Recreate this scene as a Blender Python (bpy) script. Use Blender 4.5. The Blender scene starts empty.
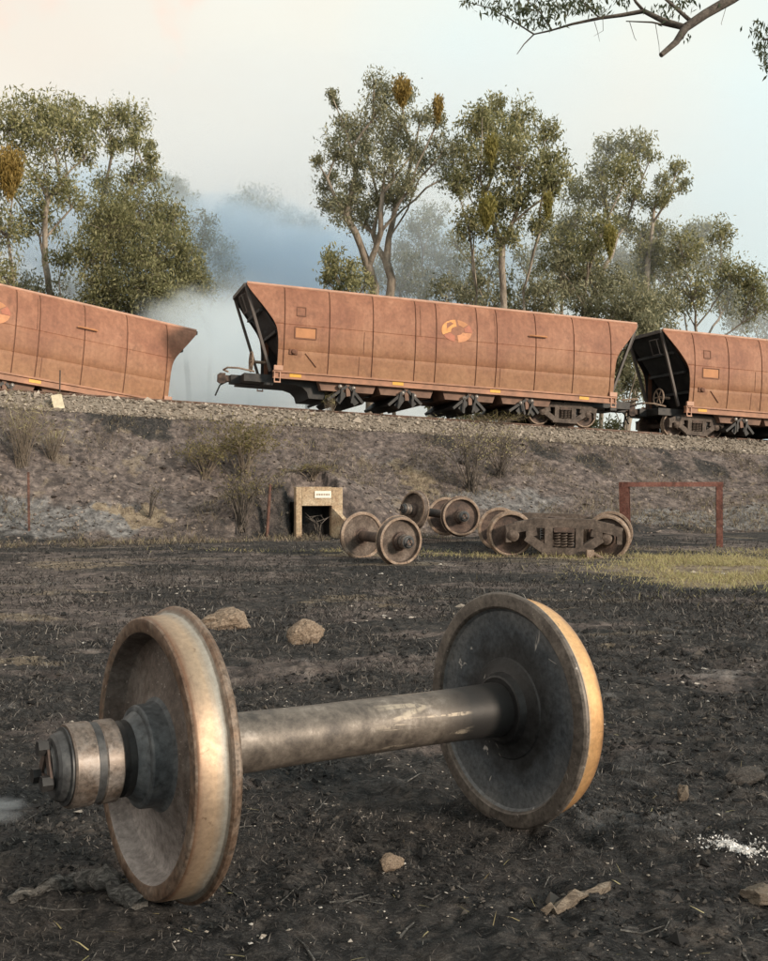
import bpy, bmesh, math, random
import numpy as np
from mathutils import Vector, Matrix, Euler

random.seed(7)
RNG = np.random.default_rng(7)
SC = bpy.context.scene
COL = SC.collection
R = math.radians

# ------------------------------------------------------------------ camera
CAM_H = 1.32
FPX = 980.0
PITCH = math.atan(14.5 / FPX)
cam_d = bpy.data.cameras.new('camera')
cam = bpy.data.objects.new('camera', cam_d)
COL.objects.link(cam)
cam_d.sensor_fit = 'HORIZONTAL'
cam_d.sensor_width = 36.0
cam_d.lens = FPX / 768 * 36.0
cam_d.clip_start = 0.05
cam_d.clip_end = 4000
cam.location = (0, 0, CAM_H)
cam.rotation_euler = (math.pi / 2 + PITCH, 0, 0)
SC.camera = cam

# ------------------------------------------------------------------ light
SUN_EL, SUN_AZ = R(17), R(128)          # azimuth clockwise from +Y: behind the camera, to the right
SKY_STRENGTH = 0.1
world = bpy.data.worlds.new('World')
SC.world = world
world.use_nodes = True
wn, wl = world.node_tree.nodes, world.node_tree.links
wn.clear()
w_out = wn.new('ShaderNodeOutputWorld')
w_bg = wn.new('ShaderNodeBackground')
w_bg.inputs['Strength'].default_value = SKY_STRENGTH
w_sky = wn.new('ShaderNodeTexSky')
w_sky.sky_type = 'NISHITA'
w_sky.sun_disc = False
w_sky.sun_elevation = SUN_EL
w_sky.sun_rotation = SUN_AZ
w_sky.dust_density = 5.0
w_sky.air_density = 1.0
w_sky.ozone_density = 2.0
w_tc = wn.new('ShaderNodeTexCoord')
w_sep = wn.new('ShaderNodeSeparateXYZ')
wl.new(w_tc.outputs['Generated'], w_sep.inputs[0])
w_noise = wn.new('ShaderNodeTexNoise')
w_noise.inputs['Scale'].default_value = 3.2
w_noise.inputs['Detail'].default_value = 5
w_noise.inputs['Roughness'].default_value = 0.45
wl.new(w_tc.outputs['Generated'], w_noise.inputs['Vector'])
w_add = wn.new('ShaderNodeMath'); w_add.operation = 'MULTIPLY_ADD'
w_add.inputs[1].default_value = 1.25
wl.new(w_noise.outputs['Fac'], w_add.inputs[0])
w_sx = wn.new('ShaderNodeMath'); w_sx.operation = 'MULTIPLY_ADD'; w_sx.inputs[1].default_value = 1.0; w_sx.inputs[2].default_value = -0.12
wl.new(w_sep.outputs['X'], w_sx.inputs[0]); wl.new(w_sx.outputs[0], w_add.inputs[2])
w_ramp = wn.new('ShaderNodeValToRGB')      # smoke veil over the sky: cream in the west, thin and bluish in the east
e = w_ramp.color_ramp.elements
e[0].position = 0.05; e[0].color = (0.79, 0.71, 0.60, 1)
e[1].position = 0.95; e[1].color = (0.66, 0.82, 0.83, 1)
m = w_ramp.color_ramp.elements.new(0.5); m.color = (0.81, 0.79, 0.69, 1)
wl.new(w_add.outputs[0], w_ramp.inputs[0])
w_scale = wn.new('ShaderNodeVectorMath'); w_scale.operation = 'SCALE'
w_scale.inputs['Scale'].default_value = 11.0
w_dot = wn.new('ShaderNodeVectorMath'); w_dot.operation = 'DOT_PRODUCT'      # pinkish sunlit smoke cloud high in the north-west
w_nrm = wn.new('ShaderNodeVectorMath'); w_nrm.operation = 'NORMALIZE'; wl.new(w_tc.outputs['Generated'], w_nrm.inputs[0])
wl.new(w_nrm.outputs[0], w_dot.inputs[0]); w_dot.inputs[1].default_value = Vector((-0.262, 0.88, 0.475)).normalized()
w_pk = wn.new('ShaderNodeMath'); w_pk.operation = 'MULTIPLY_ADD'; w_pk.inputs[1].default_value = 0.06
w_n2 = wn.new('ShaderNodeTexNoise'); w_n2.inputs['Scale'].default_value = 9.0; w_n2.inputs['Detail'].default_value = 4
wl.new(w_tc.outputs['Generated'], w_n2.inputs['Vector']); wl.new(w_n2.outputs['Fac'], w_pk.inputs[0]); wl.new(w_dot.outputs['Value'], w_pk.inputs[2])
w_pr = wn.new('ShaderNodeMapRange'); w_pr.inputs[1].default_value = 1.027; w_pr.inputs[2].default_value = 1.040; w_pr.interpolation_type = 'SMOOTHSTEP'
wl.new(w_pk.outputs[0], w_pr.inputs[0])
w_pm = wn.new('ShaderNodeMix'); w_pm.data_type = 'RGBA'
w_half = wn.new('ShaderNodeMath'); w_half.operation = 'MULTIPLY'; w_half.inputs[1].default_value = 0.9; wl.new(w_pr.outputs[0], w_half.inputs[0])
wl.new(w_half.outputs[0], w_pm.inputs[0]); wl.new(w_ramp.outputs['Color'], w_pm.inputs[6]); w_pm.inputs[7].default_value = (0.95, 0.62, 0.48, 1)
wl.new(w_pm.outputs[2], w_scale.inputs[0])
w_mix = wn.new('ShaderNodeMix'); w_mix.data_type = 'RGBA'
w_mix.inputs[0].default_value = 0.86
wl.new(w_sky.outputs['Color'], w_mix.inputs[6])
wl.new(w_scale.outputs[0], w_mix.inputs[7])
wl.new(w_mix.outputs[2], w_bg.inputs['Color'])
wl.new(w_bg.outputs[0], w_out.inputs['Surface'])

sun_d = bpy.data.lights.new('sun', 'SUN')
sun_d.energy = 3.2
sun_d.angle = R(7)
sun_d.color = (1.0, 0.83, 0.66)
sun = bpy.data.objects.new('sun', sun_d)
COL.objects.link(sun)
_sd = Vector((math.sin(SUN_AZ) * math.cos(SUN_EL), math.cos(SUN_AZ) * math.cos(SUN_EL), math.sin(SUN_EL)))
sun.rotation_euler = _sd.to_track_quat('Z', 'Y').to_euler()
sun.location = _sd * 60

SC.view_settings.view_transform = 'Standard'
SC.view_settings.look = 'None'
SC.view_settings.exposure = 0.3
SC.view_settings.gamma = 1.0
SC.view_settings.use_curve_mapping = False
SC.render.engine = 'CYCLES'
cy = SC.cycles
cy.max_bounces = 12; cy.diffuse_bounces = 2; cy.glossy_bounces = 2
cy.transmission_bounces = 3; cy.transparent_max_bounces = 6; cy.volume_bounces = 7
cy.volume_step_rate = 3.0; cy.volume_max_steps = 48
cy.use_denoising = True
cy.caustics_reflective = False; cy.caustics_refractive = False

# ------------------------------------------------------------------ helpers
CP, SP = math.cos(PITCH), math.sin(PITCH)
def px(x, y, Z):
    """point seen at photo pixel (x, y) whose distance along world +Y is Z"""
    dx, dy = (x - 384) / FPX, -(y - 480.5) / FPX
    wy = CP - dy * SP
    k = Z / wy
    return Vector((dx * k, Z, CAM_H + (SP + dy * CP) * k))

def tag(o, label=None, cat=None, group=None, kind=None):
    if label: o['label'] = label
    if cat: o['category'] = cat
    if group: o['group'] = group
    if kind: o['kind'] = kind
    return o

def empty(name, loc=(0, 0, 0), rot=None):
    o = bpy.data.objects.new(name, None)
    o.empty_display_size = 0.2
    COL.objects.link(o)
    o.location = loc
    if rot is not None:
        o.rotation_mode = 'QUATERNION'
        o.rotation_quaternion = rot.to_quaternion() if hasattr(rot, 'to_quaternion') else rot
    return o

class MB:
    def __init__(s):
        s.v, s.f, s.m = [], [], []
    def add(s, vs, fs, mi=0):
        n = len(s.v)
        s.v += [tuple(p) for p in vs]
        s.f += [tuple(i + n for i in q) for q in fs]
        s.m += [mi] * len(fs)
    def box(s, a, b, mi=0, mat=None):
        x0, y0, z0 = a; x1, y1, z1 = b
        vs = [Vector(p) for p in ((x0,y0,z0),(x1,y0,z0),(x1,y1,z0),(x0,y1,z0),(x0,y0,z1),(x1,y0,z1),(x1,y1,z1),(x0,y1,z1))]
        if mat is not None: vs = [mat @ p for p in vs]
        s.add(vs, [(0,3,2,1),(4,5,6,7),(0,1,5,4),(1,2,6,5),(2,3,7,6),(3,0,4,7)], mi)
    def bar(s, p, q, w, t, up=(0, 1, 0), mi=0):
        """box from p to q, w wide in the plane, t thick along up"""
        p, q, up = Vector(p), Vector(q), Vector(up).normalized()
        d = (q - p).normalized()
        a = d.cross(up).normalized() * (w / 2); b = a.cross(d).normalized() * (t / 2)
        vs = [p-a-b, p+a-b, p+a+b, p-a+b, q-a-b, q+a-b, q+a+b, q-a+b]
        s.add(vs, [(0,1,2,3),(7,6,5,4),(0,4,5,1),(1,5,6,2),(2,6,7,3),(3,7,4,0)], mi)
    def tube(s, pts, rad, n=8, cap=True, mi=0):
        pts = [Vector(p) for p in pts]
        if not hasattr(rad, '__len__'): rad = [rad] * len(pts)
        base = len(s.v)
        prev = None
        for i, p in enumerate(pts):
            d = (pts[min(i+1, len(pts)-1)] - pts[max(i-1, 0)]).normalized()
            if prev is None:
                a = d.orthogonal().normalized()
            else:
                a = (prev - d * prev.dot(d)).normalized()
            prev = a
            b = d.cross(a)
            for k in range(n):
                t = 2 * math.pi * k / n
                s.v.append(tuple(p + (a * math.cos(t) + b * math.sin(t)) * rad[i]))
        for i in range(len(pts) - 1):
            for k in range(n):
                k2 = (k + 1) % n
                s.f.append((base+i*n+k, base+i*n+k2, base+(i+1)*n+k2, base+(i+1)*n+k)); s.m.append(mi)
        if cap:
            s.f.append(tuple(base + k for k in reversed(range(n)))); s.m.append(mi)
            e_ = base + (len(pts) - 1) * n
            s.f.append(tuple(e_ + k for k in range(n))); s.m.append(mi)
    def lathe(s, prof, n=48, axis='x', closed=False, origin=(0, 0, 0), mis=None, flip=False):
        """prof: (radius, axial) pairs round the local x (or y, z) axis"""
        o = Vector(origin); base = len(s.v); m_ = len(prof)
        for k in range(n):
            t = 2 * math.pi * k / n
            c, q = math.cos(t), math.sin(t)
            for r_, a_ in prof:
                p = {'x': (a_, r_*c, r_*q), 'y': (r_*q, a_, r_*c), 'z': (r_*c, r_*q, a_)}[axis]
                s.v.append(tuple(o + Vector(p)))
        for k in range(n):
            k2 = (k + 1) % n
            for i in range(m_ if closed else m_ - 1):
                j = (i + 1) % m_
                q = (base+k*m_+i, base+k2*m_+i, base+k2*m_+j, base+k*m_+j)
                s.f.append(q[::-1] if flip else q); s.m.append(mis[i] if mis else 0)
    def prism(s, poly, y0, y1, mi=0):
        """polygon in xz extruded along y"""
        n = len(poly)
        vs = [(x, y0, z) for x, z in poly] + [(x, y1, z) for x, z in poly]
        fs = [tuple(range(n)), tuple(range(2*n-1, n-1, -1))]
        fs += [(i, i+n, (i+1) % n + n, (i+1) % n) for i in range(n)]
        s.add(vs, fs, mi)
    def mesh(s, name, mats, smooth=35, bevel=0):
        me = bpy.data.meshes.new(name)
        me.from_pydata(s.v, [], s.f)
        me.validate()
        bm = bmesh.new(); bm.from_mesh(me)
        bmesh.ops.recalc_face_normals(bm, faces=bm.faces)
        bm.to_mesh(me); bm.free()
        if not isinstance(mats, (list, tuple)): mats = [mats]
        for m_ in mats: me.materials.append(m_)
        if len(mats) > 1 and len(me.polygons) == len(s.m):
            me.polygons.foreach_set('material_index', s.m)
        if smooth:
            me.polygons.foreach_set('use_smooth', [True] * len(me.polygons))
            me.set_sharp_from_angle(angle=R(smooth))
        return me
    def build(s, name, mats, parent=None, smooth=35, bevel=0):
        o = bpy.data.objects.new(name, s.mesh(name, mats, smooth))
        COL.objects.link(o)
        if parent: o.parent = parent
        if bevel:
            b = o.modifiers.new('bevel', 'BEVEL'); b.width = bevel; b.segments = 2; b.limit_method = 'ANGLE'; b.angle_limit = R(40)
        return o

def np_mesh(name, V, F, mat, smooth=False):
    """V (n,3), F (m,k) arrays -> mesh, quickly"""
    me = bpy.data.meshes.new(name)
    V = np.ascontiguousarray(V, dtype=np.float32); F = np.ascontiguousarray(F, dtype=np.int32)
    k = F.shape[1]
    me.vertices.add(len(V)); me.vertices.foreach_set('co', V.ravel())
    me.loops.add(F.size); me.loops.foreach_set('vertex_index', F.ravel())
    me.polygons.add(len(F))
    me.polygons.foreach_set('loop_start', np.arange(0, F.size, k, dtype=np.int32))
    me.polygons.foreach_set('loop_total', np.full(len(F), k, dtype=np.int32))
    me.materials.append(mat)
    me.polygons.foreach_set('use_smooth', np.full(len(F), bool(smooth)))
    me.update(calc_edges=True)
    return me

def link(name, me, parent=None):
    o = bpy.data.objects.new(name, me); COL.objects.link(o)
    if parent: o.parent = parent
    return o

def dup(o, parent=None, name=None):
    c = o.copy(); COL.objects.link(c); c.parent = parent
    for ch in list(o.children): dup(ch, c)
    return c

# ------------------------------------------------------------------ noise
def _h(ix, iy, seed):
    n = (ix.astype(np.int64) * 374761393 + iy.astype(np.int64) * 668265263 + seed * 1442695041) & 0xFFFFFFFF
    n = ((n ^ (n >> 13)) * 1274126177) & 0xFFFFFFFF
    return ((n ^ (n >> 16)) & 0xFFFF) / 65535.0
def vnoise(x, y, seed=0):
    x = np.asarray(x, float); y = np.asarray(y, float)
    ix, iy = np.floor(x), np.floor(y); fx, fy = x - ix, y - iy
    fx = fx*fx*(3-2*fx); fy = fy*fy*(3-2*fy)
    a, b = _h(ix, iy, seed), _h(ix+1, iy, seed); c, d = _h(ix, iy+1, seed), _h(ix+1, iy+1, seed)
    return (a*(1-fx)+b*fx)*(1-fy) + (c*(1-fx)+d*fx)*fy
def fbm(x, y, seed=0, oct=4, gain=0.5):
    t, a, s = 0, 1.0, 0
    for i in range(oct):
        t = t + a * vnoise(x*2**i + 13.7*i, y*2**i - 7.1*i, seed+i); s += a; a *= gain
    return t / s
def sstep(a, b, x):
    t = np.clip((np.asarray(x, float) - a) / (b - a), 0, 1); return t*t*(3-2*t)

# ------------------------------------------------------------------ materials
def mat_new(name):
    m_ = bpy.data.materials.new(name); m_.use_nodes = True
    nt = m_.node_tree; nt.nodes.clear()
    out = nt.nodes.new('ShaderNodeOutputMaterial'); b = nt.nodes.new('ShaderNodeBsdfPrincipled')
    nt.links.new(b.outputs[0], out.inputs['Surface'])
    return m_, nt, b
def N(nt, kind, **kw):
    n = nt.nodes.new(kind)
    for k, v in kw.items():
        if k in n.inputs: n.inputs[k].default_value = v
        else: setattr(n, k, v)
    return n
def ramp(nt, fac, stops):
    r_ = nt.nodes.new('ShaderNodeValToRGB'); el = r_.color_ramp.elements
    while len(el) < len(stops): el.new(0.5)
    for e_, (p, c) in zip(el, stops):
        e_.position = p; e_.color = (*c, 1) if len(c) == 3 else c
    nt.links.new(fac, r_.inputs[0]); return r_.outputs[0]
def mixc(nt, fac, a, b):
    n = nt.nodes.new('ShaderNodeMix'); n.data_type = 'RGBA'
    for sock, v in ((n.inputs[0], fac), (n.inputs[6], a), (n.inputs[7], b)):
        if hasattr(v, 'links'): nt.links.new(v, sock)
        elif isinstance(v, (int, float)): sock.default_value = v
        else: sock.default_value = (*v, 1)
    return n.outputs[2]
def math_(nt, op, a, b=None, clamp=False):
    n = nt.nodes.new('ShaderNodeMath'); n.operation = op; n.use_clamp = clamp
    for sock, v in ((n.inputs[0], a), (n.inputs[1], b)):
        if v is None: continue
        if hasattr(v, 'links'): nt.links.new(v, sock)
        else: sock.default_value = v
    return n.outputs[0]
def noise(nt, vec, scale, detail=4, rough=0.55, dist=0.0):
    n = N(nt, 'ShaderNodeTexNoise', Scale=scale, Detail=detail, Roughness=rough, Distortion=dist)
    if vec is not None: nt.links.new(vec, n.inputs['Vector'])
    return n.outputs['Fac']
def objco(nt, scale=None):
    t = nt.nodes.new('ShaderNodeTexCoord').outputs['Object']
    if scale:
        mp = N(nt, 'ShaderNodeMapping'); mp.inputs['Scale'].default_value = scale
        nt.links.new(t, mp.inputs['Vector']); return mp.outputs[0]
    return t
def bump(nt, b, h, strength=0.3, dist=0.01):
    n = N(nt, 'ShaderNodeBump', Strength=strength, Distance=dist)
    nt.links.new(h, n.inputs['Height']); nt.links.new(n.outputs[0], b.inputs['Normal'])

def mat_grime(name, cols, scale=4.0, rough=(0.55, 0.85), metal=0.0, bstr=0.3, bdist=0.004, fleck=None, stretch=None, spec=0.4):
    """mottled weathered surface: three colours through two noises; optional pale flecks"""
    m_, nt, b = mat_new(name)
    v = objco(nt, stretch)
    n1 = noise(nt, v, scale, 9, 0.68, 0.4); n2 = noise(nt, v, scale * 7, 8, 0.7)
    c = ramp(nt, n1, [(0.36, cols[0]), (0.5, cols[1]), (0.64, cols[2])])
    dk = ramp(nt, n2, [(0.34, (0.5, 0.5, 0.5)), (0.5, (0.95, 0.95, 0.95)), (0.66, (1.3, 1.3, 1.3))])
    mul = nt.nodes.new('ShaderNodeMix'); mul.data_type = 'RGBA'; mul.blend_type = 'MULTIPLY'; mul.inputs[0].default_value = 1
    nt.links.new(c, mul.inputs[6]); nt.links.new(dk, mul.inputs[7])
    c = mul.outputs[2]
    if fleck:
        f = noise(nt, v, fleck[1], 3, 0.7, 1.0)
        f = ramp(nt, f, [(fleck[2], (0, 0, 0)), (fleck[2] + 0.05, (1, 1, 1))])
        c = mixc(nt, f, c, fleck[0])
    nt.links.new(c, b.inputs['Base Color'])
    nt.links.new(ramp(nt, n2, [(0.25, (rough[0],)*3), (0.75, (rough[1],)*3)]), b.inputs['Roughness'])
    b.inputs['Metallic'].default_value = metal
    b.inputs['Specular IOR Level'].default_value = spec
    bump(nt, b, n2, bstr, bdist)
    return m_

def mat_plain(name, col, rough=0.7, metal=0.0, var=0.25, scale=6):
    m_, nt, b = mat_new(name)
    n1 = noise(nt, objco(nt), scale, 4, 0.6)
    lo = tuple(c * (1 - var) for c in col); hi = tuple(min(1, c * (1 + var)) for c in col)
    nt.links.new(ramp(nt, n1, [(0.3, lo), (0.7, hi)]), b.inputs['Base Color'])
    b.inputs['Roughness'].default_value = rough; b.inputs['Metallic'].default_value = metal
    return m_

def mat_leaf(name, cols, rough=0.6, trans=0.35):
    m_, nt, b = mat_new(name)
    g = nt.nodes.new('ShaderNodeNewGeometry').outputs['Random Per Island']
    n = len(cols)
    c = ramp(nt, g, [(i / max(1, n - 1), col) for i, col in enumerate(cols)])
    nt.links.new(c, b.inputs['Base Color']); b.inputs['Roughness'].default_value = rough
    b.inputs['Specular IOR Level'].default_value = 0.25
    if trans:
        t = nt.nodes.new('ShaderNodeBsdfTranslucent'); nt.links.new(c, t.inputs[0])
        mx = nt.nodes.new('ShaderNodeMixShader'); mx.inputs[0].default_value = trans
        nt.links.new(b.outputs[0], mx.inputs[1]); nt.links.new(t.outputs[0], mx.inputs[2])
        nt.links.new(mx.outputs[0], nt.nodes['Material Output'].inputs['Surface'])
    return m_

def mat_ground():
    m_, nt, b = mat_new('burnt_ground')
    v = objco(nt)
    at = nt.nodes.new('ShaderNodeAttribute'); at.attribute_name = 'mask'
    sep = nt.nodes.new('ShaderNodeSeparateColor'); nt.links.new(at.outputs['Color'], sep.inputs[0])
    straw, ash, soil, bal = sep.outputs[0], sep.outputs[1], sep.outputs[2], at.outputs['Alpha']
    n_f = noise(nt, v, 38, 5, 0.7); n_m = noise(nt, v, 5, 9, 0.7, 0.3); n_l = noise(nt, v, 0.9, 5, 0.6)
    st = noise(nt, objco(nt, (26, 70, 40)), 1.0, 4, 0.7, 1.2)
    char = ramp(nt, n_m, [(0.34, (0.012, 0.0125, 0.0135)), (0.46, (0.034, 0.034, 0.035)), (0.57, (0.064, 0.058, 0.055)), (0.66, (0.11, 0.093, 0.081)), (0.78, (0.20, 0.172, 0.15))])
    fib = ramp(nt, st, [(0.50, (0, 0, 0)), (0.72, (1, 1, 1))])
    char = mixc(nt, math_(nt, 'MULTIPLY', fib, 0.5), char, (0.22, 0.205, 0.19))
    blk = ramp(nt, noise(nt, v, 17, 5, 0.7, 0.5), [(0.36, (1, 1, 1)), (0.52, (0, 0, 0))])
    char = mixc(nt, math_(nt, 'MULTIPLY', blk, 0.75), char, (0.008, 0.008, 0.0085))
    sl = ramp(nt, n_m, [(0.32, (0.038, 0.034, 0.034)), (0.43, (0.112, 0.094, 0.09)), (0.54, (0.20, 0.164, 0.15)), (0.68, (0.34, 0.285, 0.255))])
    sl = mixc(nt, math_(nt, 'MULTIPLY', ramp(nt, noise(nt, v, 2.6, 6, 0.75, 0.6), [(0.38, (1, 1, 1)), (0.55, (0, 0, 0))]), 0.7), sl, (0.055, 0.047, 0.045))
    ac = ramp(nt, n_m, [(0.34, (0.05, 0.049, 0.049)), (0.46, (0.145, 0.14, 0.14)), (0.56, (0.235, 0.228, 0.225)), (0.70, (0.40, 0.385, 0.375))])
    sc = ramp(nt, math_(nt, 'ADD', math_(nt, 'MULTIPLY', n_f, 0.4), math_(nt, 'MULTIPLY', n_m, 0.6)), [(0.36, (0.085, 0.066, 0.05)), (0.48, (0.21, 0.165, 0.118)), (0.62, (0.40, 0.335, 0.25))])
    bc = ramp(nt, n_f, [(0.25, (0.10, 0.085, 0.07)), (0.5, (0.27, 0.23, 0.19)), (0.8, (0.44, 0.385, 0.325))])
    def mk(mask, lo, hi):
        s_ = math_(nt, 'ADD', mask, math_(nt, 'MULTIPLY', math_(nt, 'SUBTRACT', n_f, 0.5), 0.7))
        return ramp(nt, s_, [(lo, (0, 0, 0)), (hi, (1, 1, 1))])
    c = mixc(nt, mk(soil, 0.3, 0.7), char, sl)
    c = mixc(nt, mk(ash, 0.35, 0.75), c, ac)
    c = mixc(nt, mk(straw, 0.35, 0.7), c, sc)
    c = mixc(nt, mk(bal, 0.35, 0.65), c, bc)
    nt.links.new(c, b.inputs['Base Color']); b.inputs['Roughness'].default_value = 0.92
    b.inputs['Specular IOR Level'].default_value = 0.2
    h = math_(nt, 'ADD', math_(nt, 'MULTIPLY', n_f, 0.5), math_(nt, 'ADD', math_(nt, 'MULTIPLY', st, 0.5), n_m))
    bump(nt, b, h, 1.0, 0.045)
    return m_

M = {}
M['ground'] = mat_ground()
M['steel_dish'] = mat_grime('rusty_dish_steel', [(0.07, 0.05, 0.039), (0.125, 0.098, 0.084), (0.19, 0.163, 0.15)], 3.0, (0.45, 0.8), 0.3, 0.35, 0.003, ((0.5, 0.45, 0.42), 60, 0.66))
M['steel_rim'] = mat_grime('worn_rim_steel', [(0.16, 0.10, 0.07), (0.22, 0.155, 0.115), (0.29, 0.235, 0.195)], 7, (0.35, 0.65), 0.55, 0.3, 0.002, ((0.5, 0.43, 0.38), 30, 0.68))
M['steel_tread'] = mat_grime('polished_tread_steel', [(0.38, 0.30, 0.23), (0.45, 0.345, 0.25), (0.52, 0.41, 0.30)], 1.3, (0.36, 0.62), 0.55, 0.2, 0.001, ((0.2, 0.14, 0.10), 7, 0.66), (9, 1.4, 1.4))
M['steel_hub'] = mat_grime('blue_grey_hub_steel', [(0.052, 0.058, 0.064), (0.098, 0.107, 0.116), (0.16, 0.168, 0.172)], 5, (0.45, 0.75), 0.2, 0.25, 0.002)
M['steel_dark'] = mat_grime('sooty_wheel_steel', [(0.035, 0.036, 0.038), (0.065, 0.068, 0.072), (0.105, 0.105, 0.105)], 4, (0.38, 0.7), 0.35, 0.3, 0.002, ((0.42, 0.40, 0.38), 6.5, 0.665))
M['steel_edge'] = mat_grime('sooty_rim_steel', [(0.10, 0.085, 0.075), (0.15, 0.13, 0.115), (0.22, 0.19, 0.165)], 6, (0.4, 0.7), 0.4, 0.3, 0.002, ((0.42, 0.39, 0.36), 16, 0.66))
M['steel_glow'] = mat_grime('warm_glint_tread_steel', [(0.52, 0.33, 0.18), (0.66, 0.42, 0.22), (0.70, 0.52, 0.34)], 1.3, (0.32, 0.5), 0.6, 0.15, 0.001, None, (14, 1.2, 1.2))
M['bearing'] = mat_grime('scorched_bearing_cup', [(0.12, 0.09, 0.072), (0.19, 0.16, 0.14), (0.26, 0.235, 0.22)], 9, (0.35, 0.65), 0.5, 0.25, 0.002, ((0.5, 0.42, 0.33), 45, 0.69))
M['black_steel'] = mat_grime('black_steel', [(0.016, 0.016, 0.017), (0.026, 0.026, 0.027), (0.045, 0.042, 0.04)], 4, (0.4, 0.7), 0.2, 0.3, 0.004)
M['rust_wheel'] = mat_grime('brown_rust', [(0.065, 0.048, 0.039), (0.115, 0.087, 0.071), (0.19, 0.152, 0.128)], 5, (0.6, 0.9), 0.1, 0.4, 0.004)
M['rust_light'] = mat_grime('pale_rust', [(0.18, 0.125, 0.09), (0.28, 0.205, 0.155), (0.38, 0.305, 0.25)], 6, (0.55, 0.85), 0.2, 0.4, 0.004)
M['rust_dark'] = mat_grime('dark_rust', [(0.05, 0.038, 0.034), (0.095, 0.066, 0.055), (0.15, 0.105, 0.085)], 5, (0.6, 0.9), 0.1, 0.4, 0.004)
M['post_rust'] = mat_grime('old_post_rust', [(0.06, 0.032, 0.025), (0.11, 0.055, 0.042), (0.17, 0.09, 0.07)], 5, (0.7, 0.9), 0.0, 0.35, 0.004)
M['rust_mid'] = mat_grime('bogie_rust', [(0.05, 0.039, 0.033), (0.095, 0.074, 0.062), (0.16, 0.128, 0.108)], 5, (0.6, 0.9), 0.1, 0.4, 0.004)
M['red_rust'] = mat_grime('red_oxide_steel', [(0.085, 0.034, 0.026), (0.15, 0.058, 0.044), (0.21, 0.10, 0.078)], 5, (0.6, 0.85), 0.0, 0.35, 0.004)
M['rail'] = mat_grime('rail_steel', [(0.10, 0.062, 0.045), (0.16, 0.10, 0.075), (0.22, 0.15, 0.12)], 4, (0.5, 0.8), 0.2, 0.3, 0.003)
M['yellow'] = mat_plain('yellow_reflector', (0.62, 0.33, 0.02), 0.5, 0, 0.2, 20)
M['cream'] = mat_plain('cream_paint', (0.55, 0.49, 0.36), 0.7, 0, 0.2, 12)
M['white'] = mat_plain('white_enamel', (0.78, 0.74, 0.66), 0.6, 0, 0.1, 30)
M['concrete'] = mat_grime('stained_concrete', [(0.26, 0.17, 0.11), (0.40, 0.30, 0.20), (0.48, 0.39, 0.28)], 3, (0.8, 0.95), 0, 0.4, 0.01)
M['sandstone'] = mat_grime('sandstone', [(0.10, 0.075, 0.056), (0.24, 0.18, 0.132), (0.36, 0.285, 0.22)], 9, (0.85, 0.98), 0, 0.6, 0.01)
M['soot_rock'] = mat_grime('sooty_rock', [(0.03, 0.028, 0.027), (0.06, 0.054, 0.05), (0.12, 0.105, 0.095)], 12, (0.85, 0.98), 0, 0.6, 0.01)
M['wood_burnt'] = mat_grime('burnt_wood', [(0.03, 0.029, 0.028), (0.10, 0.097, 0.093), (0.24, 0.232, 0.22)], 22, (0.8, 0.95), 0, 0.8, 0.01, None, (1, 4, 4))
M['wood_dry'] = mat_grime('dry_wood', [(0.09, 0.07, 0.054), (0.18, 0.145, 0.112), (0.29, 0.24, 0.19)], 16, (0.8, 0.95), 0, 0.8, 0.006, None, (1, 5, 5))
M['ash'] = mat_plain('white_ash', (0.68, 0.67, 0.66), 0.95, 0, 0.25, 30)
M['bark'] = mat_grime('gum_bark', [(0.13, 0.105, 0.08), (0.27, 0.225, 0.18), (0.42, 0.37, 0.31)], 1.6, (0.8, 0.95), 0, 0.5, 0.02, None, (1, 1, 0.3))
M['bark_dark'] = mat_grime('dark_bark', [(0.05, 0.042, 0.036), (0.10, 0.085, 0.072), (0.16, 0.135, 0.115)], 4, (0.8, 0.95), 0, 0.5, 0.02)

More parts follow.
